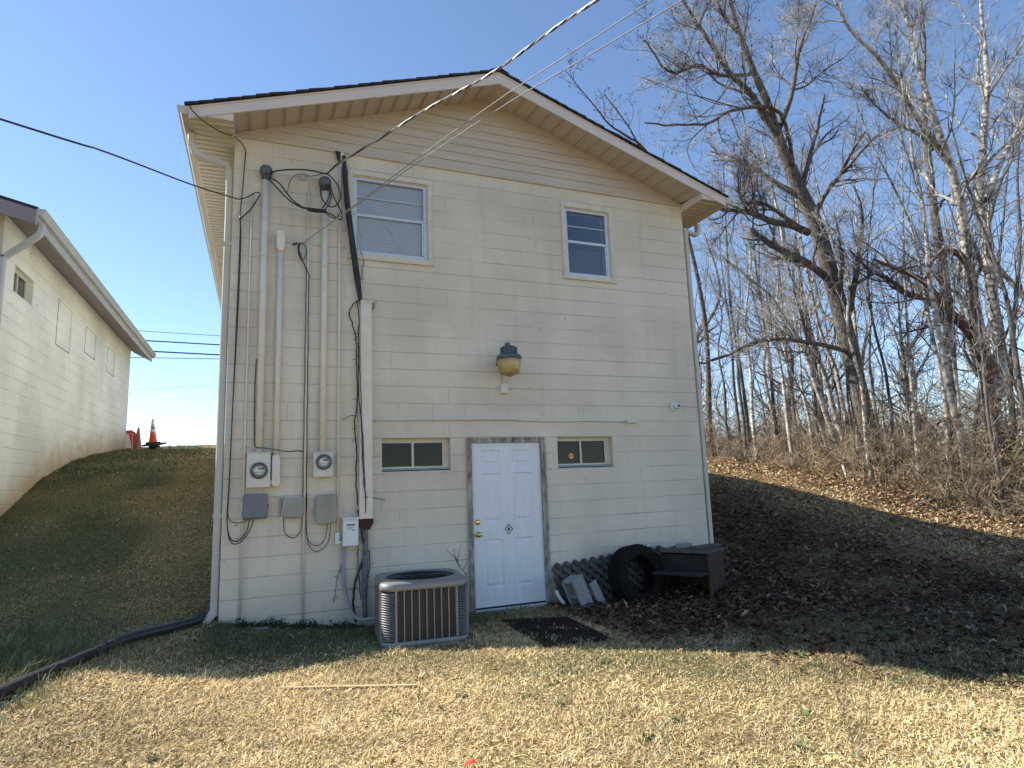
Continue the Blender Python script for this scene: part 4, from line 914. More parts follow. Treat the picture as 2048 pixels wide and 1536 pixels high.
# block at the wall foot
def cinder(name, label, M, broken=False):
    b = MB(); L_, Wd, D2 = .39, .19, .19; t = .032
    zs_ = [0, t, L_/2-t/2, L_/2+t/2, L_-t, L_]
    # shells: two long faces (y) and three webs (z), holes run along x
    b.box(-Wd/2, Wd/2, -D2/2, -D2/2+t, 0, L_); b.box(-Wd/2, Wd/2, D2/2-t, D2/2, 0, L_ if not broken else L_*.6)
    for a, c_ in ((0, t), (L_/2-t/2, L_/2+t/2), (L_-t, L_)):
        if broken and a > .3: continue
        b.box(-Wd/2+.001, Wd/2-.001, -D2/2+t+.0005, D2/2-t-.0005, a+.001, c_-.001)
    b.xf(M); return tag(b.build(name, M_cinder, None, tuple(M.translation), bevel=.004), label, "concrete block")
p = gz(1178, 1221, -.01); M1 = Matrix.Translation((p[0], p[1]+.12, -.015)) @ Matrix.Rotation(rad(22), 4, 'Z') @ Matrix.Rotation(rad(-20), 4, 'Y') @ Matrix.Rotation(rad(-8), 4, 'X')
cinder("cinder_block", "grey hollow concrete block leaning just right of the door, its two holes visible", M1)
p = gz(1212, 1214, 0); M2 = Matrix.Translation((p[0]-.0, p[1]+.18, -.02)) @ Matrix.Rotation(rad(20), 4, 'Z') @ Matrix.Rotation(rad(-22), 4, 'Y') @ Matrix.Rotation(rad(-10), 4, 'X') @ Matrix.Diagonal((.62, 1, .8, 1))
cinder("cinder_block", "broken grey concrete block leaning between the whole block and the tyre", M2, True)
M3 = Matrix.Translation((.30, -.09, .07)) @ Matrix.Rotation(rad(-4), 4, 'Z'); b = MB(); b.box(-.13, .17, -.06, .05, -.05, .065, M3)
tag(b.build("concrete_block", mat("pale_cement_block", (.30, .295, .26), (.2, .195, .17), 20, .9, bump=.5), None, (.3, -.1, .05), bevel=.008), "pale cement block half buried at the left foot of the wall", "concrete block")
b = MB(); b.tube([(3.70, -.10, .12), (3.68, -.16, .17), (3.70, -.20, .10), (3.74, -.24, .03)], .022, 10, smooth_n=4); tag(b.build("white_elbow_pipe", M_white, None, (3.7, -.15, 0), smooth=True), "short white bent pipe end at the foot of the lattice by the door", "pipe")
# lattice panels
def lattice(name, label, x0, x1, hgt, y, lean, zb, tilt, off):
    t = thing(name, (x0, y, zb), label, "lattice")
    M = Matrix.Translation((x0, y, zb)) @ Matrix.Rotation(rad(tilt), 4, 'Y') @ Matrix.Rotation(rad(lean), 4, 'X'); L_ = x1-x0
    for s in (1, -1):
        b = MB(); step = .125; w2 = .024; k = -hgt-step+off
        while k < L_+hgt:
            # strip from (k,0) to (k+s*h, h), clipped in x
            def cl(a, z): return a
            pts = []
            xa, za, xb, zb_ = (k, 0, k+hgt, hgt) if s > 0 else (k+hgt, 0, k, hgt)
            if xa < 0: f = (0-xa)/(xb-xa) if xb != xa else 0; za = za+(zb_-za)*f; xa = 0
            if xa > L_: f = (L_-xa)/(xb-xa) if xb != xa else 0; za = za+(zb_-za)*f; xa = L_
            if xb < 0: f = (0-xb)/(xa-xb) if xb != xa else 0; zb_ = zb_+(za-zb_)*f; xb = 0
            if xb > L_: f = (L_-xb)/(xa-xb) if xb != xa else 0; zb_ = zb_+(za-zb_)*f; xb = L_
            if abs(zb_-za) > .04:
                dv = Vector((xb-xa, 0, zb_-za)); l = dv.length; u = dv.normalized(); nn = Vector((-u.z, 0, u.x)); y0 = 0 if s > 0 else -.021
                P0 = Vector((xa, y0, za)); vs_ = []
                for q_ in (0, 1):
                    base = P0+u*(l*q_)
                    for a, c_ in ((-w2, 0), (w2, 0), (w2, -.02), (-w2, -.02)): vs_.append(M @ (base+nn*a+Vector((0, c_, 0))))
                b.add(vs_, [(0, 1, 2, 3), (7, 6, 5, 4), (0, 4, 5, 1), (1, 5, 6, 2), (2, 6, 7, 3), (3, 7, 4, 0)])
            k += step
        b.build("slat_layer", M_lat, t)
    return t
lattice("lattice_panel", "front dark grey diagonal lattice panel leaning on the wall right of the door", 3.72, 5.30, .50, -.17, -14, -.07, -3.5, 0)
lattice("lattice_panel", "rear dark grey lattice panel leaning behind the front one, right of the door", 3.75, 5.40, .52, -.10, -10, -.05, -4.0, .06)
# tyre
t = thing("tyre", (4.68, -.42, 0), "large black worn truck tyre leaning on the wall between lattice and cabinet", "tyre")
R_, ri, wd = .355, .205, .27
M = Matrix.Translation((4.66, -.40, .30)) @ Matrix.Rotation(rad(6), 4, 'Z') @ Matrix.Rotation(rad(90-12), 4, 'X')
b = MB(); prof = [(ri, -wd*.36), (ri+.02, -wd*.46), (R_*.8, -wd*.52), (R_*.95, -wd*.46), (R_*.985, -wd*.40), (R_, -wd*.2), (R_, wd*.2), (R_*.985, wd*.40), (R_*.95, wd*.46), (R_*.8, wd*.52), (ri+.02, wd*.46), (ri, wd*.36), (ri+.03, wd*.33), (R_*.85, wd*.4), (R_*.9, 0), (R_*.85, -wd*.4), (ri+.03, -wd*.33), (ri, -wd*.36)]
n = 56; vs_ = [M @ Vector((r*math.cos(2*PI*k/n), r*math.sin(2*PI*k/n), z)) for r, z in prof for k in range(n)]
b.add(vs_, [(i*n+k, i*n+(k+1) % n, (i+1)*n+(k+1) % n, (i+1)*n+k) for i in range(len(prof)-1) for k in range(n)]); b.build("casing", M_tire, t, smooth=True)
b = MB()
for k in range(40):
    a = 2*PI*k/40
    for s in (-1, 1):
        Mk = M @ Matrix.Rotation(a+(.07 if s > 0 else 0), 4, 'Z') @ Matrix.Translation((R_, 0, s*wd*.22)) @ Matrix.Rotation(rad(20*s), 4, 'X'); b.box(-.004, .009, -.019, .019, -.045, .045, Mk)
b.build("tread_block", M_tire, t)
# cabinet
cab = thing("old_cabinet", (5.33, -.60, 0), "ruined dark wooden cabinet with open flap at the right corner of the house", "cabinet")
Mc = Matrix.Translation((5.36, -.58, -.04)) @ Matrix.Rotation(rad(31.7), 4, 'Z')
hx, hy, hh = .26, .30, .60
b = MB(); b.box(hx-.02, hx, -hy, hy, 0, hh, Mc); b.box(-hx, hx-.021, -hy, -hy+.02, 0, hh, Mc); b.build("front_panel", M_veneer, cab, bevel=.002, label="reddish peeling front panel")
b = MB(); b.box(-hx, hx-.021, hy-.02, hy, 0, hh, Mc); b.box(-hx, hx-.021, -hy+.021, hy-.021, .03, .05, Mc); b.box(-hx+.01, hx-.021, -hy+.021, hy-.021, .34, .355, Mc); b.build("carcass", M_darkw, cab)
b = MB(); b.box(-hx+.005, -hx+.02, -hy+.022, hy-.022, .36, .58, Mc); b.build("drawer_front", M_darkw, cab)
b = MB()
for k in range(3): b.box(-hx-.03, hx+.03, -hy-.03+k*.215, -hy-.03+k*.215+.205, hh+.001, hh+.022+.003*k, Mc)
b.build("top_boards", M_boards, cab, bevel=.003)
b = MB(); Mf = Mc @ Matrix.Translation((-hx, 0, .375)) @ Matrix.Rotation(rad(3), 4, 'Y'); b.box(-.42, -.002, -hy-.02, hy-.06, 0, .018, Mf); b.build("open_flap", M_darkw, cab)
b = MB(); Mb = Matrix.Translation(Vector(Mc @ Vector((.08, .12, hh+.025)))) @ Matrix.Rotation(rad(15), 4, 'Z'); b.box(-.10, .10, -.05, .05, 0, .055, Mb)
tag(b.build("brick", M_cinder, None, tuple(Mb.translation), bevel=.005), "grey brick lying on top of the old cabinet", "brick")
b = MB(); Mb = Matrix.Translation(Vector(Mc @ Vector((.10, -.12, hh+.026)))) @ Matrix.Rotation(rad(12), 4, 'Z'); b.box(-.20, .30, -.045, .045, 0, .035, Mb)
tag(b.build("plank_offcut", M_boards, None, tuple(Mb.translation), bevel=.004), "grey plank offcut lying across the front edge of the cabinet top", "plank")

# black corrugated drain pipe
def G_(x, y):
    p = gz(x, y, .1)
    for _ in range(30):
        z = hz1(p[0], p[1]); p = p*.4+.6*gz(x, y, min(z+.05, 1.3)) if z < 1.3 else p
    return p
path = [np.array([-.15, -.03, hz1(-.15, -.03)+.10])]+[G_(x, y) for x, y in ((395, 1240), (350, 1253), (285, 1268), (240, 1282), (180, 1307), (110, 1337), (50, 1362), (0, 1385), (-60, 1412))]
path = catmull(path, 24); path = [p for p in path]
L_ = 0; rr = []
for i, p in enumerate(path):
    if i: L_ += np.linalg.norm(path[i]-path[i-1])
b = MB(); # resample evenly for corrugation
ds_ = [0]
for i in range(1, len(path)): ds_.append(ds_[-1]+np.linalg.norm(path[i]-path[i-1]))
ns = int(ds_[-1]/.008); A_ = np.array(path); tt = np.linspace(0, ds_[-1], ns); PP = np.stack([np.interp(tt, ds_, A_[:, k]) for k in range(3)], -1)
cut = int(ns*.44); r1 = [.043+.005*math.sin(i*PI/1.5+1) for i in range(cut)]
b.tube(PP[:cut], r1, 14); b.build("drain_pipe", M_drain, None, tuple(PP[0]), smooth=True)
dp = bpy.data.objects["drain_pipe"]; tag(dp, "black corrugated drain pipe leading from the left downspout through the grass", "pipe")
b = MB(); b.tube(PP[cut-4:], .042, 16); b.tube(PP[cut-8:cut+4], .048, 16); b.build("smooth_pipe", M_drain, dp, origin=tuple(PP[0]), smooth=True)

# weeds at the wall foot
def leafclump(name, label, cat, centres, nleaf, size, spread, m, seed, kind=None, stem=None):
    r = np.random.default_rng(seed); V = []; T = []; c = 0
    P = []
    for (x, y, z, s) in centres:
        k = int(nleaf*s); P.append(np.stack([r.normal(x, spread*s, k), r.normal(y, spread*s*.7, k), z+np.abs(r.normal(0, spread*s*.9, k))], -1))
    P = np.concatenate(P); n = len(P); d = r.normal(0, 1, (n, 3)); d /= np.linalg.norm(d, axis=1)[:, None]; e = np.cross(d, r.normal(0, 1, (n, 3))); e /= np.linalg.norm(e, axis=1)[:, None]
    sz = r.uniform(.6, 1.3, (n, 1))*size; V = np.stack([P-d*sz, P-e*sz*.5, P+d*sz, P+e*sz*.5], 1).reshape(-1, 3); i = np.arange(n)*4
    o = link_mesh(np_mesh(name, V, np.stack([i, i+1, i+2, i+3], -1), m=m), name); tag(o, label, cat, kind=kind); return o
leafclump("weed_patch", "low dark green weeds growing along the foot of the wall left of the unit", "weeds", [(x, -.05-.05*abs(math.sin(x*7)), hz1(x, -.08), .5+.8*abs(math.sin(x*9.3))) for x in np.arange(.2, 1.45, .07)], 70, .016, .03, M_weed, 3, 'stuff')
leafclump("lawn_weeds", "patches of low green weeds dotted through the dry lawn and beside the drain pipe", "weeds", [(x, y, hz1(x, y), .9) for x, y in ((-1.5, -.95), (-1.35, -.85), (-1.25, -1.1), (-1.7, -1.1), (-1.15, -.8), (-.2, -1.2), (.9, -1.25), (1.1, -1.3), (1.3, -1.35))]+[(float(a_), float(b_), hz1(a_, b_), .5) for a_, b_ in zip(np.random.default_rng(2).uniform(-1, 7, 46), np.random.default_rng(3).uniform(-5.4, -1.8, 46))], 70, .012, .06, mat("bright_weed", (.10, .17, .05), (.06, .10, .03), 20, .6), 8, 'stuff')

# ================================================================== NEIGHBOUR HOUSE
nx, ny0, ny1 = -3.05, 3.10, 12.4
nb = thing("neighbour_house", (nx, ny0, 1), "white painted block house on the left with brown soffit and gutter", "house")
nw = (3.62, 4.44, 4.50, 4.90); fill = [(5.75, 6.65, 4.17, 5.0), (7.66, 8.56, 4.42, 4.97), (9.68, 10.5, 4.38, 4.97)]
def P_(u, z, d=0): return (nx-d, u, z)
b = MB(); holes = [nw]+fill; ys = sorted({ny0, ny1, *[h[0] for h in holes], *[h[1] for h in holes]}); zs = sorted({-.5, 5.47, *[h[2] for h in holes], *[h[3] for h in holes]})
for i in range(len(ys)-1):
    for j in range(len(zs)-1):
        cy, cz = (ys[i]+ys[i+1])/2, (zs[j]+zs[j+1])/2
        if any(h[0] < cy < h[1] and h[2] < cz < h[3] for h in holes): continue
        b.add([P_(ys[i], zs[j]), P_(ys[i+1], zs[j]), P_(ys[i+1], zs[j+1]), P_(ys[i], zs[j+1])], [(0, 1, 2, 3)])
for h, dep in [(nw, .12)]+[(f, .022) for f in fill]:
    a = [P_(h[0], h[2]), P_(h[1], h[2]), P_(h[1], h[3]), P_(h[0], h[3])]; c_ = [P_(h[0], h[2], dep), P_(h[1], h[2], dep), P_(h[1], h[3], dep), P_(h[0], h[3], dep)]
    b.add(a+c_, [(0, 1, 5, 4), (1, 2, 6, 5), (2, 3, 7, 6), (3, 0, 4, 7)])
    if dep < .1: b.add(c_, [(0, 1, 2, 3)])
b.build("side_wall", M_blockside, nb)
ridge_x = nx-3.05
b = MB(); b.add([(nx, ny0, -.5), (nx-6.1, ny0, -.5), (nx-6.1, ny0, 5.46), (ridge_x, ny0, 6.2), (nx, ny0, 5.46)], [(0, 4, 3, 2, 1)]); b.add([(nx, ny1, -.5), (nx-6.1, ny1, -.5), (nx-6.1, ny1, 5.46), (ridge_x, ny1, 6.2), (nx, ny1, 5.46)], [(0, 1, 2, 3, 4)])
b.add([(nx-6.1, ny0, -.5), (nx-6.1, ny1, -.5), (nx-6.1, ny1, 5.3), (nx-6.1, ny0, 5.3)], [(0, 1, 2, 3)]); b.build("front_wall", M_block, nb)
for h in fill:
    b = MB(); b.box(nx-.03, nx+.003, h[0]-.006, h[0]+.012, h[2], h[3]); b.box(nx-.03, nx+.003, h[0]+.013, h[1]-.05, h[2]-.004, h[2]+.012); b.build("shaded_joint", mat("dark_joint", (.10, .09, .085), (.2, .18, .17), 9, .9), nb)  # joints drawn dark at left and bottom only, shade from the sun put in
b = MB(); b.box(nx-.5, nx-.4, ny0+.2, ny1-.2, 2, 5.1); b.build("interior_wall", M_curt, nb)
ye0, ye1 = 2.72, 12.75; oh = .48; rzn = lambda x: 5.42+.26*(nx+oh-x) if x > ridge_x else 5.42+.26*(x-(ridge_x*2-nx-oh))
b = MB()
for s in (1, -1):
    xe = nx+oh if s > 0 else 2*ridge_x-nx-oh
    b.prism([(xe, 5.42), (ridge_x, rzn(ridge_x)), (ridge_x, rzn(ridge_x)+.04), (xe, 5.46)], ye0, ye1, 1)
b.build("roof", M_shingle, nb)
b = MB(); b.prism([(nx+.001, 5.46), (nx+oh-.03, 5.22), (nx+oh-.03, 5.24), (nx+.001, 5.48)], ye0+.02, ye1, 1); b.build("eave_soffit", M_brown, nb)
b = MB()
for s in (1, -1):
    xe = nx+oh-.02 if s > 0 else 2*ridge_x-nx-oh+.02
    b.prism([(xe, 5.415), (ridge_x, rzn(ridge_x)-.006), (ridge_x, rzn(ridge_x)-.22), (xe, 5.21)], ye0-.012, ye0+.015, 1)
b.build("rake_fascia", M_brown, nb)
b = MB(); g0 = nx+oh-.03; b.box(g0, g0+.02, ye0, ye1, 5.21, 5.44); b.build("eave_fascia", M_gutn, nb)
b = MB(); g0 += .021; b.prism([(g0, 5.335), (g0+.06, 5.335), (g0+.075, 5.370), (g0+.10, 5.400), (g0+.10, 5.435), (g0+.088, 5.435), (g0+.088, 5.405), (g0+.06, 5.380), (g0+.05, 5.345), (g0+.006, 5.345), (g0+.006, 5.435), (g0, 5.435)], ye0-.01, ye1, 1); b.prism([(g0, 5.336), (g0+.06, 5.336), (g0+.098, 5.400), (g0+.098, 5.433), (g0, 5.433)], ye0-.009, ye0-.003, 1)
b.build("gutter", M_gutn, nb)
spout([(g0+.04, ye0+.10, 5.25), (g0+.04, ye0+.10, 5.15), (g0-.02, ye0+.12, 5.06), (nx+.10, ny0-.05, 4.86), (nx+.035, ny0-.05, 4.76), (nx+.03, ny0-.05, 4.5), (nx+.03, ny0-.05, 1.1)], .10, .07, "downspout", M_gutn, nb)
b = MB(); h = nw; xw = nx-.085; t_ = .03
b.box(xw-.04, xw, h[0], h[1], h[3]-t_, h[3]); b.box(xw-.04, xw, h[0], h[1], h[2], h[2]+t_); b.box(xw-.04, xw, h[0], h[0]+t_, h[2]+t_, h[3]-t_); b.box(xw-.04, xw, h[1]-t_*1.5, h[1], h[2]+t_, h[3]-t_); ym = (h[0]+h[1])/2; b.box(xw-.036, xw+.004, ym-.014, ym+.014, h[2]+t_, h[3]-t_)
wf = b.build("window_frame", M_trimw, nb); b = MB(); b.box(xw-.022, xw-.018, h[0]+t_, h[1]-t_*1.5, h[2]+t_, h[3]-t_); b.build("glass", M_glassn, wf)

# ================================================================== CONES AT THE TOP OF THE SLOPE
def cone(x, y, zb, H, R, m, label, bands=True, baseM=None, tilt=0):
    t = thing("traffic_cone", (x, y, zb), label, "traffic cone")
    Mt = Matrix.Rotation(rad(tilt), 4, 'Y')
    b = MB(); b.lathe([(R, .02), (R*.97, .03), (.022, H-.01), (.016, H), (.001, H)], (x, y, zb), 20, Mt); b.build("cone_body", m, t, smooth=True)
    if bands:
        for a, c_ in ((.42, .57), (.64, .995)):
            b = MB(); rr_ = lambda f: R+(.020-R)*f+.004; b.lathe([(rr_(a), H*a), (rr_(c_), H*c_)], (x, y, zb), 20, Mt); b.build("reflective_band", M_refl, t, smooth=True)
    b = MB(); M = Matrix.Translation((x, y, zb)) @ Mt @ Matrix.Rotation(rad(15), 4, 'Z'); s = R*1.55; b.box(-s, s, -s, s, -.015, .022, M); b.build("cone_base", M_black if bands else m, t, bevel=.006)
    return t
Yc = 11.6
p = at(306, 886, Yc); zt = float(at(306, 838, Yc)[2]); cone(p[0], Yc, p[2], (zt-p[2]), .10, M_orange, "tall orange cone with white bands standing on stacked black bases", tilt=-3)
b = MB(); pb = at(306, 886, Yc); M = Matrix.Translation((pb[0]+.03, Yc, pb[2]-.035)) @ Matrix.Rotation(rad(-6), 4, 'Y') @ Matrix.Rotation(rad(30), 4, 'Z'); b.box(-.22, .22, -.22, .22, -.02, .018, M)
M = Matrix.Translation((pb[0]+.0, Yc, pb[2]-.075)) @ Matrix.Rotation(rad(8), 4, 'Y') @ Matrix.Rotation(rad(10), 4, 'Z'); b.box(-.17, .17, -.17, .17, -.02, .018, M); zg = hz1(pb[0], Yc)
b.lathe([(.13, zg-pb[2]-.05), (.08, -.09)], tuple(pb), 16)
tag(b.build("rubber_cone_base", M_black, None, tuple(pb), ), "black rubber bases stacked under the tall orange cone", "rubber base")
p2 = at(275, 895, Yc-.3); zt = float(at(275, 855, Yc-.3)[2]); cone(p2[0], Yc-.3, hz1(p2[0], Yc-.3), zt-hz1(p2[0], Yc-.3), .10, M_dirtyor, "dirty faded cone standing left of the tall orange one", False)
p3 = at(262, 880, Yc+.8); t = thing("folded_barricade", (p3[0], Yc+.8, hz1(p3[0], Yc+.8)), "bright red and white barrier sheet behind the dirty cone at house corner", "barricade")
b = MB(); zg = hz1(p3[0], Yc+.8); b.prism([(p3[0]-.2, zg), (p3[0]+.17, zg+.05), (p3[0]+.14, zg+.42), (p3[0]-.0, zg+.52), (p3[0]-.22, zg+.50)], Yc+.8, Yc+.84, 1); b.build("red_panel", M_red, t)
b = MB(); b.prism([(p3[0]-.2, zg+.0), (p3[0]+.03, zg+.02), (p3[0]-.06, zg+.40), (p3[0]-.2, zg+.40)], Yc+.79, Yc+.798, 1); b.build("white_panel", M_refl, t)
ps = at(394, 884, 12.2); b = MB(); b.tube([(ps[0], 12.2, hz1(ps[0], 12.2)-.05), (ps[0]+.004, 12.2, float(at(394, 882, 12.2)[2]))], .012, 6)
tag(b.build("marker_stake", M_wire, None, tuple(ps)), "thin grey stake standing alone on the grassy crest", "stake")
p4 = at(258, 885, Yc-.5); b = MB(); zg = hz1(p4[0], Yc-.5)
for q_ in ((-.06, 0, 0), (.06, 0, 0)): b.tube([(p4[0]+q_[0]*1.4, Yc-.5, zg-.02), (p4[0]+q_[0], Yc-.5, zg+.42)], .008, 6)
b.tube([(p4[0]-.06, Yc-.5, zg+.42), (p4[0]+.3, Yc-.45, zg+.41)], .007, 6); b.tube([(p4[0]-.075, Yc-.5, zg+.2), (p4[0]+.08, Yc-.5, zg+.2)], .006, 6)
tag(b.build("metal_stand", M_wire, None, (p4[0], Yc-.5, zg)), "thin metal wire stand by the far corner of the left house", "stand")

# ================================================================== WOODS
def tubes(groups):
    """groups: list of (P (B,N,3), R (B,N), sides) -> verts, quads"""
    Vs, Qs, c = [], [], 0
    for P, R, s in groups:
        B, N, _ = P.shape
        T = np.empty_like(P); T[:, 1:-1] = P[:, 2:]-P[:, :-2]; T[:, 0] = P[:, 1]-P[:, 0]; T[:, -1] = P[:, -1]-P[:, -2]
        T /= np.linalg.norm(T, axis=2, keepdims=True)+1e-9
        ax = P[:, -1]-P[:, 0]; ref = np.where(np.abs(ax[:, 2:3])/(np.linalg.norm(ax, axis=1, keepdims=True)+1e-9) < .8, np.array([[0, 0, 1.]]), np.array([[1., 0, 0]]))
        u = np.cross(T, ref[:, None, :]); u /= np.linalg.norm(u, axis=2, keepdims=True)+1e-9; v = np.cross(T, u)
        a = np.arange(s)*2*PI/s
        V = P[:, :, None, :]+R[:, :, None, None]*(np.cos(a)[None, None, :, None]*u[:, :, None, :]+np.sin(a)[None, None, :, None]*v[:, :, None, :])
        Vs.append(V.reshape(-1, 3)); base = c+(np.arange(B)*N*s)[:, None, None]+(np.arange(N-1)*s)[None, :, None]; k = np.arange(s)[None, None, :]; k2 = (np.arange(s)+1)[None, None, :] % s
        Qs.append(np.stack([base+k, base+k2, base+s+k2, base+s+k], -1).reshape(-1, 4)); c += B*N*s
    return np.concatenate(Vs), np.concatenate(Qs)
def grow(P, R, k, ang, lr, rr, n, up, jit, rng, tmin=.25, rmin=.003, L0=None, bias=None, taper=.25):
    """children of every polyline: k each"""
    B, N, _ = P.shape; t = (rng.random((B, k))*(1-tmin)+tmin)
    f = t*(N-1); i = np.minimum(f.astype(int), N-2); fr = (f-i)[..., None]; bi = np.arange(B)[:, None]
    p0 = P[bi, i]*(1-fr)+P[bi, i+1]*fr; r0 = (R[bi, i]*(1-fr[..., 0])+R[bi, i+1]*fr[..., 0]); tg = P[bi, i+1]-P[bi, i]; tg /= np.linalg.norm(tg, axis=2, keepdims=True)+1e-9
    Lp = np.linalg.norm(P[:, 1:]-P[:, :-1], axis=2).sum(1)[:, None] if L0 is None else L0
    q = rng.normal(0, 1, (B, k, 3)); q -= tg*(q*tg).sum(2, keepdims=True); q /= np.linalg.norm(q, axis=2, keepdims=True)+1e-9
    a = ang*(.6+.8*rng.random((B, k, 1))); d = tg*np.cos(a)+q*np.sin(a)
    if bias is not None: d = d+np.array(bias)
    ln = Lp*lr*(1.15-.75*t)*(.5+.9*rng.random((B, k)))
    P2 = np.empty((B*k, n, 3)); pos = p0.reshape(-1, 3); d = d.reshape(-1, 3); ln = ln.reshape(-1, 1); P2[:, 0] = pos
    for s in range(1, n):
        d = d+rng.normal(0, jit, d.shape); d[:, 2] += up; d /= np.linalg.norm(d, axis=1, keepdims=True)+1e-9
        pos = pos+d*ln/(n-1); P2[:, s] = pos
    rs = np.maximum(np.minimum(r0.reshape(-1)*rr*(.7+.5*rng.random(B*k)), ln[:, 0]*.05), rmin)
    R2 = rs[:, None]*np.linspace(1, taper, n)[None, :]; return P2, np.maximum(R2, rmin*.5)
def resample(pts, rads, n):
    P = np.array(catmull([np.array(p, float) for p in pts], 6)); R = np.interp(np.linspace(0, 1, len(P)), np.linspace(0, 1, len(rads)), rads)
    s = np.r_[0, np.cumsum(np.linalg.norm(P[1:]-P[:-1], axis=1))]; t = np.linspace(0, s[-1], n)
    return np.stack([np.interp(t, s, P[:, k]) for k in range(3)], -1), np.interp(t, s, R)
def make_tree(name, label, stems, seed, bark, k1=14, k2=7, k3=6, k4=0, len1=.42, rmin=.004, pods=0, group=None, up=.10, ang=.75, tw=1.0, tmin=.3, jit=.17):
    """stems: list of (points, radii); the first is the trunk, the others limbs."""
    rng = np.random.default_rng(seed); base = stems[0][0][0]; base = np.array([base[0], base[1], hz1(base[0], base[1])-.05])
    t = thing(name, tuple(base), label, "tree", group)
    tr = [resample(p, r, 22) for p, r in stems]; TP = np.stack([a for a, _ in tr]); TR = np.stack([r for _, r in tr])
    TP = TP+rng.normal(0, .012, TP.shape)*np.linspace(0, 1, 22)[None, :, None]
    L1 = np.linalg.norm(TP[:, 1:]-TP[:, :-1], axis=2).sum(1)[:, None]; L1 = np.minimum(L1, 9)
    a1 = grow(TP, TR, k1, ang, len1, .42, 9, up, jit, rng, tmin, .01, L0=L1)
    V, Q = tubes([(TP, TR, 12), (*a1, 6)]); o = link_mesh(np_mesh("trunk", V-base, Q, m=bark, smooth=True), "trunk", t)
    a2 = grow(*a1, k2, .75, .55, .62, 7, up*.5, jit*1.3, rng, .2, rmin*1.3)
    a3 = grow(*a2, k3, .75, .5, .6, 5, up*.3, jit*1.0, rng, .15, rmin)
    gs = [(*a2, 4), (*a3, 3)]
    if k4: a4 = grow(*a3, k4, .6, .55, .7, 4, up*.5, jit*1.2, rng, .2, rmin*.85); gs.append((*a4, 3))
    V, Q = tubes(gs); link_mesh(np_mesh("crown", V-base, Q, m=M_twig, smooth=False), "crown", t)
    if pods:
        src = gs[-1][0]; idx = rng.integers(0, len(src), pods); c = src[idx, -1]; ok = (c[:, 2] > np.percentile(c[:, 2], 35)) & (c[:, 0] < np.percentile(c[:, 0], 70)); c = c[ok]; n = len(c); s = rng.uniform(.014, .026, (n, 1))
        oc = np.array([[1, 0, 0], [-1, 0, 0], [0, 1, 0], [0, -1, 0], [0, 0, 1.3], [0, 0, -1.3]]); V = (c[:, None, :]+oc[None]*s[:, None, :]).reshape(-1, 3); i = np.arange(n)*6
        F = np.concatenate([np.stack([i+a, i+b_, i+d], -1) for a, b_, d in ((0, 2, 4), (2, 1, 4), (1, 3, 4), (3, 0, 4), (2, 0, 5), (1, 2, 5), (3, 1, 5), (0, 3, 5))])
        o = link_mesh(np_mesh("seed_pod", V-base, None, F, m=M_pod), "seed_pod", t); o['kind'] = 'stuff'
    return t
def px(pts, Y): return [at(x, y, Y if not isinstance(Y, (tuple, list)) else Y[0]+(Y[1]-Y[0])*i/(len(pts)-1)) for i, (x, y) in enumerate(pts)]
def ground_start(P):
    p = P[0].copy(); g = hz1(p[0], p[1])-.1
    return [np.array([p[0]+(P[0]-P[1])[0]*.3, p[1], min(g, p[2]-.05)])]+list(P) if p[2] > g else P
Yt = 4.4
trunk = ground_start(px([(1752, 930), (1722, 810), (1697, 690), (1664, 560), (1632, 450), (1590, 360), (1558, 280), (1533, 200), (1500, 130), (1475, 60), (1455, -20), (1430, -120), (1415, -230)], Yt))
D0 = 15.0
stems = [(trunk, [.30, .255, .23, .215, .21, .195, .165, .13, .105, .08, .065, .05, .04, .025]),
         (px([(1617, 465), (1580, 450), (1542, 443), (1500, 425), (1440, 418), (1380, 400)], Yt), [.10, .09, .08, .07, .055, .03]),
         (px([(1665, 565), (1620, 530), (1580, 508), (1540, 488), (1503, 460)], Yt), [.11, .09, .085, .075, .055]),
         (px([(1600, 455), (1570, 435), (1542, 415), (1515, 404), (1480, 403), (1500, 360), (1482, 300)], (Yt, Yt-.6)), [.06, .05, .045, .04, .03, .025, .015]),
         (px([(1690, 702), (1655, 692), (1600, 682), (1555, 678), (1500, 688), (1450, 712), (1392, 727)], (Yt, Yt-1)), [.06, .055, .05, .045, .04, .03, .02]),
         (px([(1556, 275), (1520, 215), (1490, 175), (1462, 150), (1430, 100), (1400, 55), (1365, 0), (1340, -80)], (Yt, Yt-.8)), [.09, .08, .07, .065, .055, .045, .035, .02]),
         (px([(1555, 265), (1580, 200), (1590, 150), (1600, 90), (1625, 30), (1645, -60)], (Yt, Yt+.5)), [.08, .07, .06, .05, .04, .02]),
         (px([(1508, 145), (1490, 150), (1440, 150), (1395, 130), (1340, 145), (1290, 80)], (Yt, Yt-1)), [.05, .05, .04, .035, .03, .015]),
         (px([(1590, 350), (1560, 225), (1470, 220), (1420, 245), (1370, 250), (1290, 248)], (Yt, Yt-1)), [.05, .045, .04, .035, .025, .015]),
         (px([(1500, 120), (1480, 70), (1440, 20), (1430, -60)], Yt), [.06, .05, .04, .02])]
make_tree("leaning_tree", "tall bare tree leaning left with thick dark trunk behind the house corner", stems, 11, M_bark, 17, 9, 7, 3, len1=.42, pods=900, tw=1.2, tmin=.2, rmin=.0032)
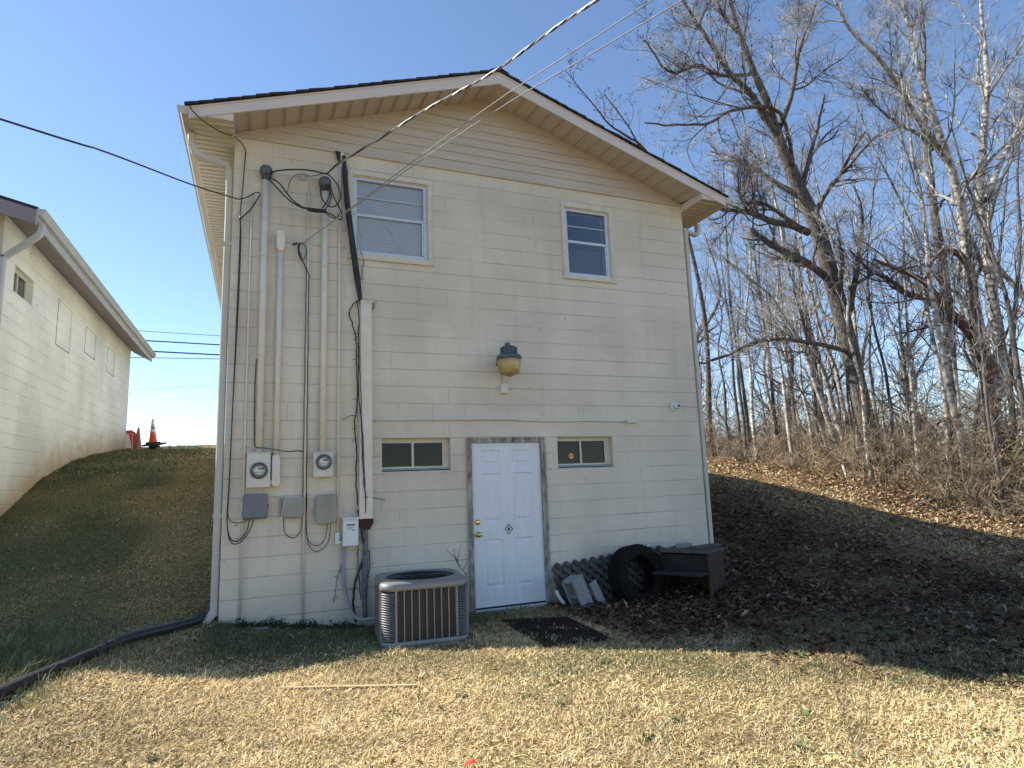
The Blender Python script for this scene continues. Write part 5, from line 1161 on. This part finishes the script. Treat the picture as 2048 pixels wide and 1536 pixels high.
make_tree("bare_tree", "bare limbs with small round pods rising behind the right roof slope", [(ground_start(px([(1420, 880), (1410, 640), (1360, 420), (1300, 330), (1255, 250), (1210, 190)], (13, 10))), [.12, .1, .08, .05, .03, .015]), (px([(1340, 390), (1290, 300), (1250, 270), (1215, 245), (1180, 200), (1130, 140)], (11, 9)), [.06, .05, .04, .03, .02, .01])], 41, M_bark, 9, 5, 4, 0, len1=.26, pods=260, rmin=.0045, tmin=.55)
Yr = 2.6
make_tree("bare_tree", "large pale forked tree at the right edge, its trunks splitting low", [
    (ground_start(px([(1998, 950), (1985, 820), (1965, 700), (1945, 600), (1930, 470), (1915, 380), (1890, 300), (1850, 180), (1825, 80), (1800, -30), (1790, -140)], Yr+.6)), [.24, .22, .20, .18, .15, .13, .11, .09, .07, .05, .03, .02]),
    (px([(1990, 800), (2000, 700), (1985, 600), (1972, 480), (1960, 380), (1968, 260), (1975, 150), (1965, 50), (1960, -60)], Yr+.5), [.16, .15, .14, .13, .12, .09, .07, .05, .03]),
    (px([(1925, 440), (1900, 330), (1850, 260), (1800, 180), (1760, 120), (1700, 60), (1660, -20)], (Yr+.6, Yr)), [.09, .08, .07, .06, .05, .04, .02]),
    (px([(1972, 400), (2000, 330), (2040, 250), (2080, 180)], (Yr, Yr+1)), [.08, .07, .05, .03])], 12, M_barkw, 18, 9, 7, 4, len1=.40, rmin=.003, tmin=.25)
make_tree("bare_tree", "dark reddish trunk crossing in front of the pale forked tree at right", [
    (ground_start(px([(1992, 905), (1978, 800), (1975, 720), (1958, 690), (1935, 660), (1905, 630), (1880, 600), (1850, 565), (1800, 540), (1750, 520)], Yr)), [.16, .15, .14, .135, .13, .12, .10, .08, .06, .05, .03]),
    (px([(1960, 700), (1950, 620), (1945, 560), (1930, 520), (1905, 502), (1870, 515), (1850, 560)], (Yr, Yr-.4)), [.10, .10, .09, .085, .08, .05, .03])], 13, M_barkr, 10, 6, 5, 0, len1=.30, rmin=.004, tmin=.35)
make_tree("bare_tree", "tall dark straight tree left of the pale forked tree", [
    (ground_start(px([(1915, 900), (1902, 750), (1895, 620), (1880, 500), (1865, 400), (1855, 300), (1845, 200), (1850, 90), (1840, -20), (1835, -150)], Yr+2.5)), [.20, .18, .17, .16, .14, .12, .10, .08, .05, .03, .02]),
    (px([(1895, 640), (1860, 600), (1820, 590), (1780, 560), (1740, 540), (1700, 500)], (Yr+2.5, Yr+1)), [.10, .09, .08, .06, .04, .02]),
    (px([(1865, 300), (1840, 270), (1800, 250), (1750, 210), (1720, 170)], (Yr+2.5, Yr+2)), [.07, .06, .05, .03, .02])], 14, M_bark, 17, 9, 7, 4, len1=.42, rmin=.0032, tmin=.25)
thin = [
 ("slim pale tree with curved trunk, first right of the white thin cluster's left edge", [(1700, 945), (1660, 850), (1622, 740), (1600, 680), (1572, 640), (1540, 590), (1505, 560), (1440, 510)], Yt+.6, .085, M_barkw),
 ("slim pale tree rising nearly straight between two curved slim ones", [(1715, 950), (1670, 830), (1650, 750), (1620, 680), (1605, 600), (1575, 540), (1562, 450), (1540, 360), (1520, 260)], Yt+1.0, .085, M_barkw),
 ("slim pale tree standing directly left of the leaning dark trunk", [(1735, 950), (1690, 830), (1672, 740), (1640, 660), (1618, 560), (1600, 470), (1590, 380), (1580, 250)], Yt+1.4, .07, M_barkw),
 ("slim dark tree just right of the house downspout, behind the brush", [(1500, 905), (1492, 820), (1478, 720), (1462, 620), (1455, 520), (1450, 420), (1446, 300)], 9.5, .085, M_bark),
 ("slim dark tree second from the house, with upright stem", [(1560, 905), (1548, 820), (1540, 720), (1525, 620), (1510, 520), (1505, 400), (1500, 280)], 9.0, .075, M_bark),
 ("thin grey sapling in the gap left of slim pale cluster", [(1600, 915), (1585, 800), (1572, 700), (1565, 600), (1550, 480), (1545, 350)], 8.0, .06, M_bark),
 ("white barked slim tree bending left before the dark straight tree", [(1965, 1000), (1930, 900), (1900, 790), (1882, 690), (1868, 610), (1855, 540), (1850, 440), (1830, 330), (1810, 200), (1790, 60)], Yr-.4, .085, M_barkw),
 ("second white barked slim stem left of the bending white one", [(1905, 985), (1895, 880), (1888, 780), (1862, 660), (1850, 600), (1830, 480), (1790, 380), (1740, 280), (1700, 170)], Yr+.2, .06, M_barkw),
 ("tan pole-like sapling midway between leaning trunk and white stems", [(1840, 970), (1830, 860), (1822, 760), (1815, 650), (1808, 520), (1806, 380), (1800, 240)], Yr+.9, .05, M_barkw),
 ("thin grey stem rising from brush right of the leaning trunk", [(1790, 965), (1785, 850), (1770, 740), (1745, 640), (1735, 540), (1745, 400), (1760, 260)], Yt+.2, .05, M_bark),
 ("grey stem curving around from right side of leaning trunk", [(1715, 860), (1722, 760), (1730, 680), (1745, 640), (1735, 600), (1722, 560), (1715, 500), (1712, 420), (1708, 300)], Yt+.9, .06, M_barkw),
 ("slim tree at the far right frame edge behind brush", [(2035, 1010), (2030, 880), (2020, 760), (2030, 620), (2040, 480), (2035, 330), (2050, 180)], Yr+1.5, .10, M_bark),
 ("slender grey tree leaning right above the brush near the right edge", [(1940, 960), (1950, 850), (1965, 740), (1990, 600), (2005, 450), (2020, 300), (2040, 120)], Yr+3.5, .09, M_bark),
 ("thin sapling leaning left at brush line below the leaning trunk limb", [(1660, 930), (1640, 850), (1600, 780), (1560, 700), (1500, 640), (1440, 600)], Yt+2, .045, M_barkw),
]
for i, (lab, pts, Y, r, bk) in enumerate(thin):
    P = ground_start(px(pts, Y)); k = len(P); make_tree("slim_tree", lab, [(P, list(np.linspace(r, r*.22, k)))], 60+i, bk, 14, 7, 6, 0, len1=.38, rmin=.0034, tmin=.25, ang=.6, up=.12, group="slim trees at the edge of the woods")
# a belt of slender stems along the edge of the woods
rb = random.Random(31); belt = []; kinds = []
for i in range(5):
    x, y = 16.0+i*.4, 5.0+i*2.2; z = hz1(x, y); lean = rb.uniform(-.9, .5)
    pts = [np.array([x+lean*(h/8)**1.3+rb.uniform(-.08, .08), y+rb.uniform(-.12, .12)*h*.4, z+h]) for h in (-.1, 1.5, 3.2, 5.0, 7.0, 9.2)]
    kinds.append(make_tree("slender_tree", "slender bare tree in the belt behind the brush", [(pts, [.075, .065, .055, .042, .028, .012])], 120+i, (M_barkw, M_bark)[i % 2], 10, 5, 4, 0, len1=.38, rmin=.0038, tmin=.2, ang=.75, up=.12, group="slender trees in the belt behind the brush")); belt.append((x, y))
def tree_copy(root, loc, rz_, sc, label, group):
    r = root.copy(); C.objects.link(r); r.location = loc; r.rotation_euler = (0, 0, rz_); r.scale = (sc, sc, sc); r['label'] = label; r['group'] = group
    for ch in list(root.children):
        c_ = ch.copy(); C.objects.link(c_); c_.parent = r
    return r
tries = 0
while len(belt) < 40 and tries < 6000:
    tries += 1; x = 13.6+abs(rb.gauss(0, 3.2)); y = rb.uniform(-2, 20)
    if not bool(visible(np.array([x]), np.array([y]), np.array([2.0]), .12)[0]) or any((x-a)**2+(y-c_)**2 < .55 for a, c_ in belt): continue
    belt.append((x, y)); tree_copy(kinds[len(belt) % 5], (x, y, hz1(x, y)-.05), rb.uniform(0, 6.28), rb.uniform(.55, .95), "slender bare tree in the belt behind the brush", "slender trees in the belt behind the brush")
# deeper trees: a few built, then copied
rt = random.Random(21); protos = []
for i in range(4):
    lx = [0, rt.uniform(-.3, .3), rt.uniform(-.7, .7), rt.uniform(-1, 1), rt.uniform(-1.3, 1.3)]; ly = [0, rt.uniform(-.3, .3), rt.uniform(-.5, .5), rt.uniform(-.8, .8), rt.uniform(-1, 1)]
    X0, Y0_ = [(22, 12), (26, 6), (21, 18), (31, 14)][i]; z = hz1(X0, Y0_)
    st = [([np.array([X0+a, Y0_+c_, z+h]) for a, c_, h in zip(lx, ly, (-.1, 2.5, 6, 9, 12.5))], [.20, .16, .12, .07, .03])]
    protos.append(make_tree("woodland_tree", "bare grey tree standing deep in the woods", st, 80+i, M_bark, 22, 7, 5, 2 if i < 2 else 0, len1=.40, rmin=.007, tmin=.18, group="trees deep in the woods"))
spots = []
tries = 0
while len(spots) < 46 and tries < 4000:
    tries += 1; x, y = rt.uniform(16.5, 62), rt.uniform(-6, 46)
    d = math.hypot(x-CAM[0], y-CAM[1])
    if not bool(visible(np.array([x]), np.array([y]), np.array([2.0]), .15)[0]): continue
    if y > 17+.75*(x-12): continue
    if any((x-a)**2+(y-c_)**2 < 3.4 for a, c_ in spots): continue
    spots.append((x, y))
spots.sort(key=lambda s: math.hypot(s[0]-CAM[0], s[1]-CAM[1]))
for i, (x, y) in enumerate(spots):
    tree_copy(protos[i % 4], (x, y, hz1(x, y)-.1), rt.uniform(0, 6.28), rt.uniform(.55, 1.0)*(.8 if x < 24 else .9), "bare grey tree standing deep in the woods", "trees deep in the woods")
# tree beyond the crest on the left
tree_copy(protos[1], (-13.2, 48, 1.3), 1.0, .62, "small bare tree beyond the grassy crest beside the left house", "tree beyond the crest")['name_note'] = 0
for o in list(C.objects):
    if 'name_note' in o: del o['name_note']
# brush
def brush(name, label, n, X, Y, hlo, hhi, rlo, rhi, k2, k3, m, seed, hx=True):
    rng = np.random.default_rng(seed); k = rng.random(n) < np.clip(.25+1.1*vnoise(X, Y, 1.1, 3), 0, 1); X, Y = X[k], Y[k]
    v = visible(X, Y, hz(X, Y), .2); X, Y = X[v], Y[v]; n = len(X); Z = hz(X, Y)-.03
    hgt = rng.uniform(hlo, hhi, n)*(.45+1.1*vnoise(X, Y, 1.5, 9))
    if hx: hgt = hgt*np.clip((X-12.2)/1.6, .3, 1.3)*np.where(Y > 6, .7, 1.0)
    az = rng.uniform(0, 2*PI, n); tl = rng.uniform(.0, .75, n)
    d = np.stack([np.cos(az)*np.sin(tl), np.sin(az)*np.sin(tl), np.cos(tl)], -1); P = np.empty((n, 7, 3)); pos = np.stack([X, Y, Z], -1); P[:, 0] = pos
    for s_ in range(1, 7):
        d = d+rng.normal(0, .19, d.shape); d[:, 2] -= .07; d /= np.linalg.norm(d, axis=1, keepdims=True); pos = pos+d*(hgt/6)[:, None]; P[:, s_] = pos
    R = rng.uniform(rlo, rhi, n)[:, None]*np.linspace(1, .4, 7)[None]
    a2 = grow(P, R, k2, .9, .5, .6, 5, .0, .28, rng, .12, rlo*.75); a3 = grow(*a2, k3, .9, .5, .7, 4, 0, .3, rng, .2, rlo*.6)
    V, Q = tubes([(P, R, 4), (*a2, 3), (*a3, 3)]); o = link_mesh(np_mesh(name, V, Q, m=m), name); tag(o, label, "brush", kind='stuff')
rg = np.random.default_rng(77)
n_ = 2600; brush("brush_thicket", "tangled tan leafless brush along the edge of the woods", n_, 13.0+np.abs(rg.normal(0, 2.6, n_)), rg.uniform(-5, 19, n_), .6, 2.2, .0055, .013, 4, 3, M_brush, 77)
n_ = 2300; brush("tall_thicket", "taller dark tangled scrub deeper in the woods", n_, rg.uniform(17, 32, n_), rg.uniform(-8, 22, n_), 1.4, 4.2, .010, .020, 6, 4, M_scrub, 78, False)
def litter_branches():
    rng = np.random.default_rng(5)
    for i, (x, y, l, a) in enumerate(((12.6, 1.2, .9, .5), (12.9, 3.4, .7, 2.0))):
        pass
leafclump("evergreen_shrub", "dark green leafy shrub in the brush at the right edge", "shrub", [(at(2010, 880, 2.4)[0]+dx, 2.4+dy, .6+dz, 1.0) for dx, dy, dz in ((0, 0, .3), (.5, .3, .6), (-.3, .4, .2), (.3, -.5, .1), (.9, 0, .4), (.2, .2, 1.0))], 700, .045, .34, M_ever, 14)
leafclump("clinging_leaves", "sparse tan leaves still clinging to low branches in the thicket", "leaves", [(x, y, hz1(x, y)+.8, 1.0) for x, y in ((14.6, 1.6), (15.0, 2.6), (15.5, 3.6), (14.2, .8), (15.8, 1.5), (16.2, 3.0), (14.8, 5.0))], 60, .035, .7, mat("clinging_leaf", (.42, .30, .15), (.24, .15, .07), 6, .7), 15, 'stuff')
# far white house glimpsed through the trunks
P0 = at(1690, 905, 38); t = thing("distant_house", tuple(P0), "small white distant house glimpsed through the trunks left of leaning tree", "house")
x, y, z = P0
b = MB(); b.box(x, x+4.2, y, y+6, z-2, z+1.6); b.build("wall", M_white, t)
b = MB(); b.prism([(x-.3, z+1.6), (x+2.1, z+2.7), (x+4.5, z+1.6)], y-.3, y+6.3, 1); b.build("roof", M_boards, t)
b = MB(); b.box(x+.8, x+1.6, y-.03, y-.005, z+.1, z+1.1); b.box(x+2.6, x+3.4, y-.03, y-.005, z+.1, z+1.1); b.build("window", M_curt, t)
# dead sapling behind the cooling unit
rng_ = np.random.default_rng(3); b = MB(); q0 = at(928, 1150, -.12)
for pts in ([(932, 1148), (920, 1135), (912, 1120), (905, 1110), (893, 1100)], [(920, 1133), (910, 1112), (908, 1095)], [(914, 1122), (918, 1105), (924, 1085)], [(926, 1140), (934, 1122), (930, 1108)]):
    b.tube([at(x_, y_, -.12) for x_, y_ in pts], [.006, .004, .002], 5, smooth_n=3)
b.tube([at(932, 1148, -.12), (float(q0[0])+.03, -.12, .0)], .007, 5)
tag(b.build("dead_sapling", M_twig, None, (float(q0[0]), -.12, 0)), "small leafless twig rising behind the right corner of the cooling unit", "plant")
# sticks on the bank
for i, (a_, b_, r_s, lab) in enumerate((((1685, 930), (1695, 955), .03, "short broken pale stick leaning at the foot of the slim trees"), ((1830, 1002), (1905, 985), .014, "long thin pale fallen branch on the leaves below the white stems"))):
    A_ = at(*a_, 3.4 if i == 0 else 1.6); B2 = at(*b_, 3.2 if i == 0 else 1.9); A_[2] = hz1(A_[0], A_[1])+.03 if i else A_[2]; B2[2] = hz1(B2[0], B2[1])+.05
    b = MB(); b.tube([A_, (A_+B2)/2+np.array([0, 0, .03]), B2], [r_s, r_s*.8, r_s*.5], 6, smooth_n=3); tag(b.build("fallen_branch", M_barkw, None, tuple(A_)), lab, "branch")
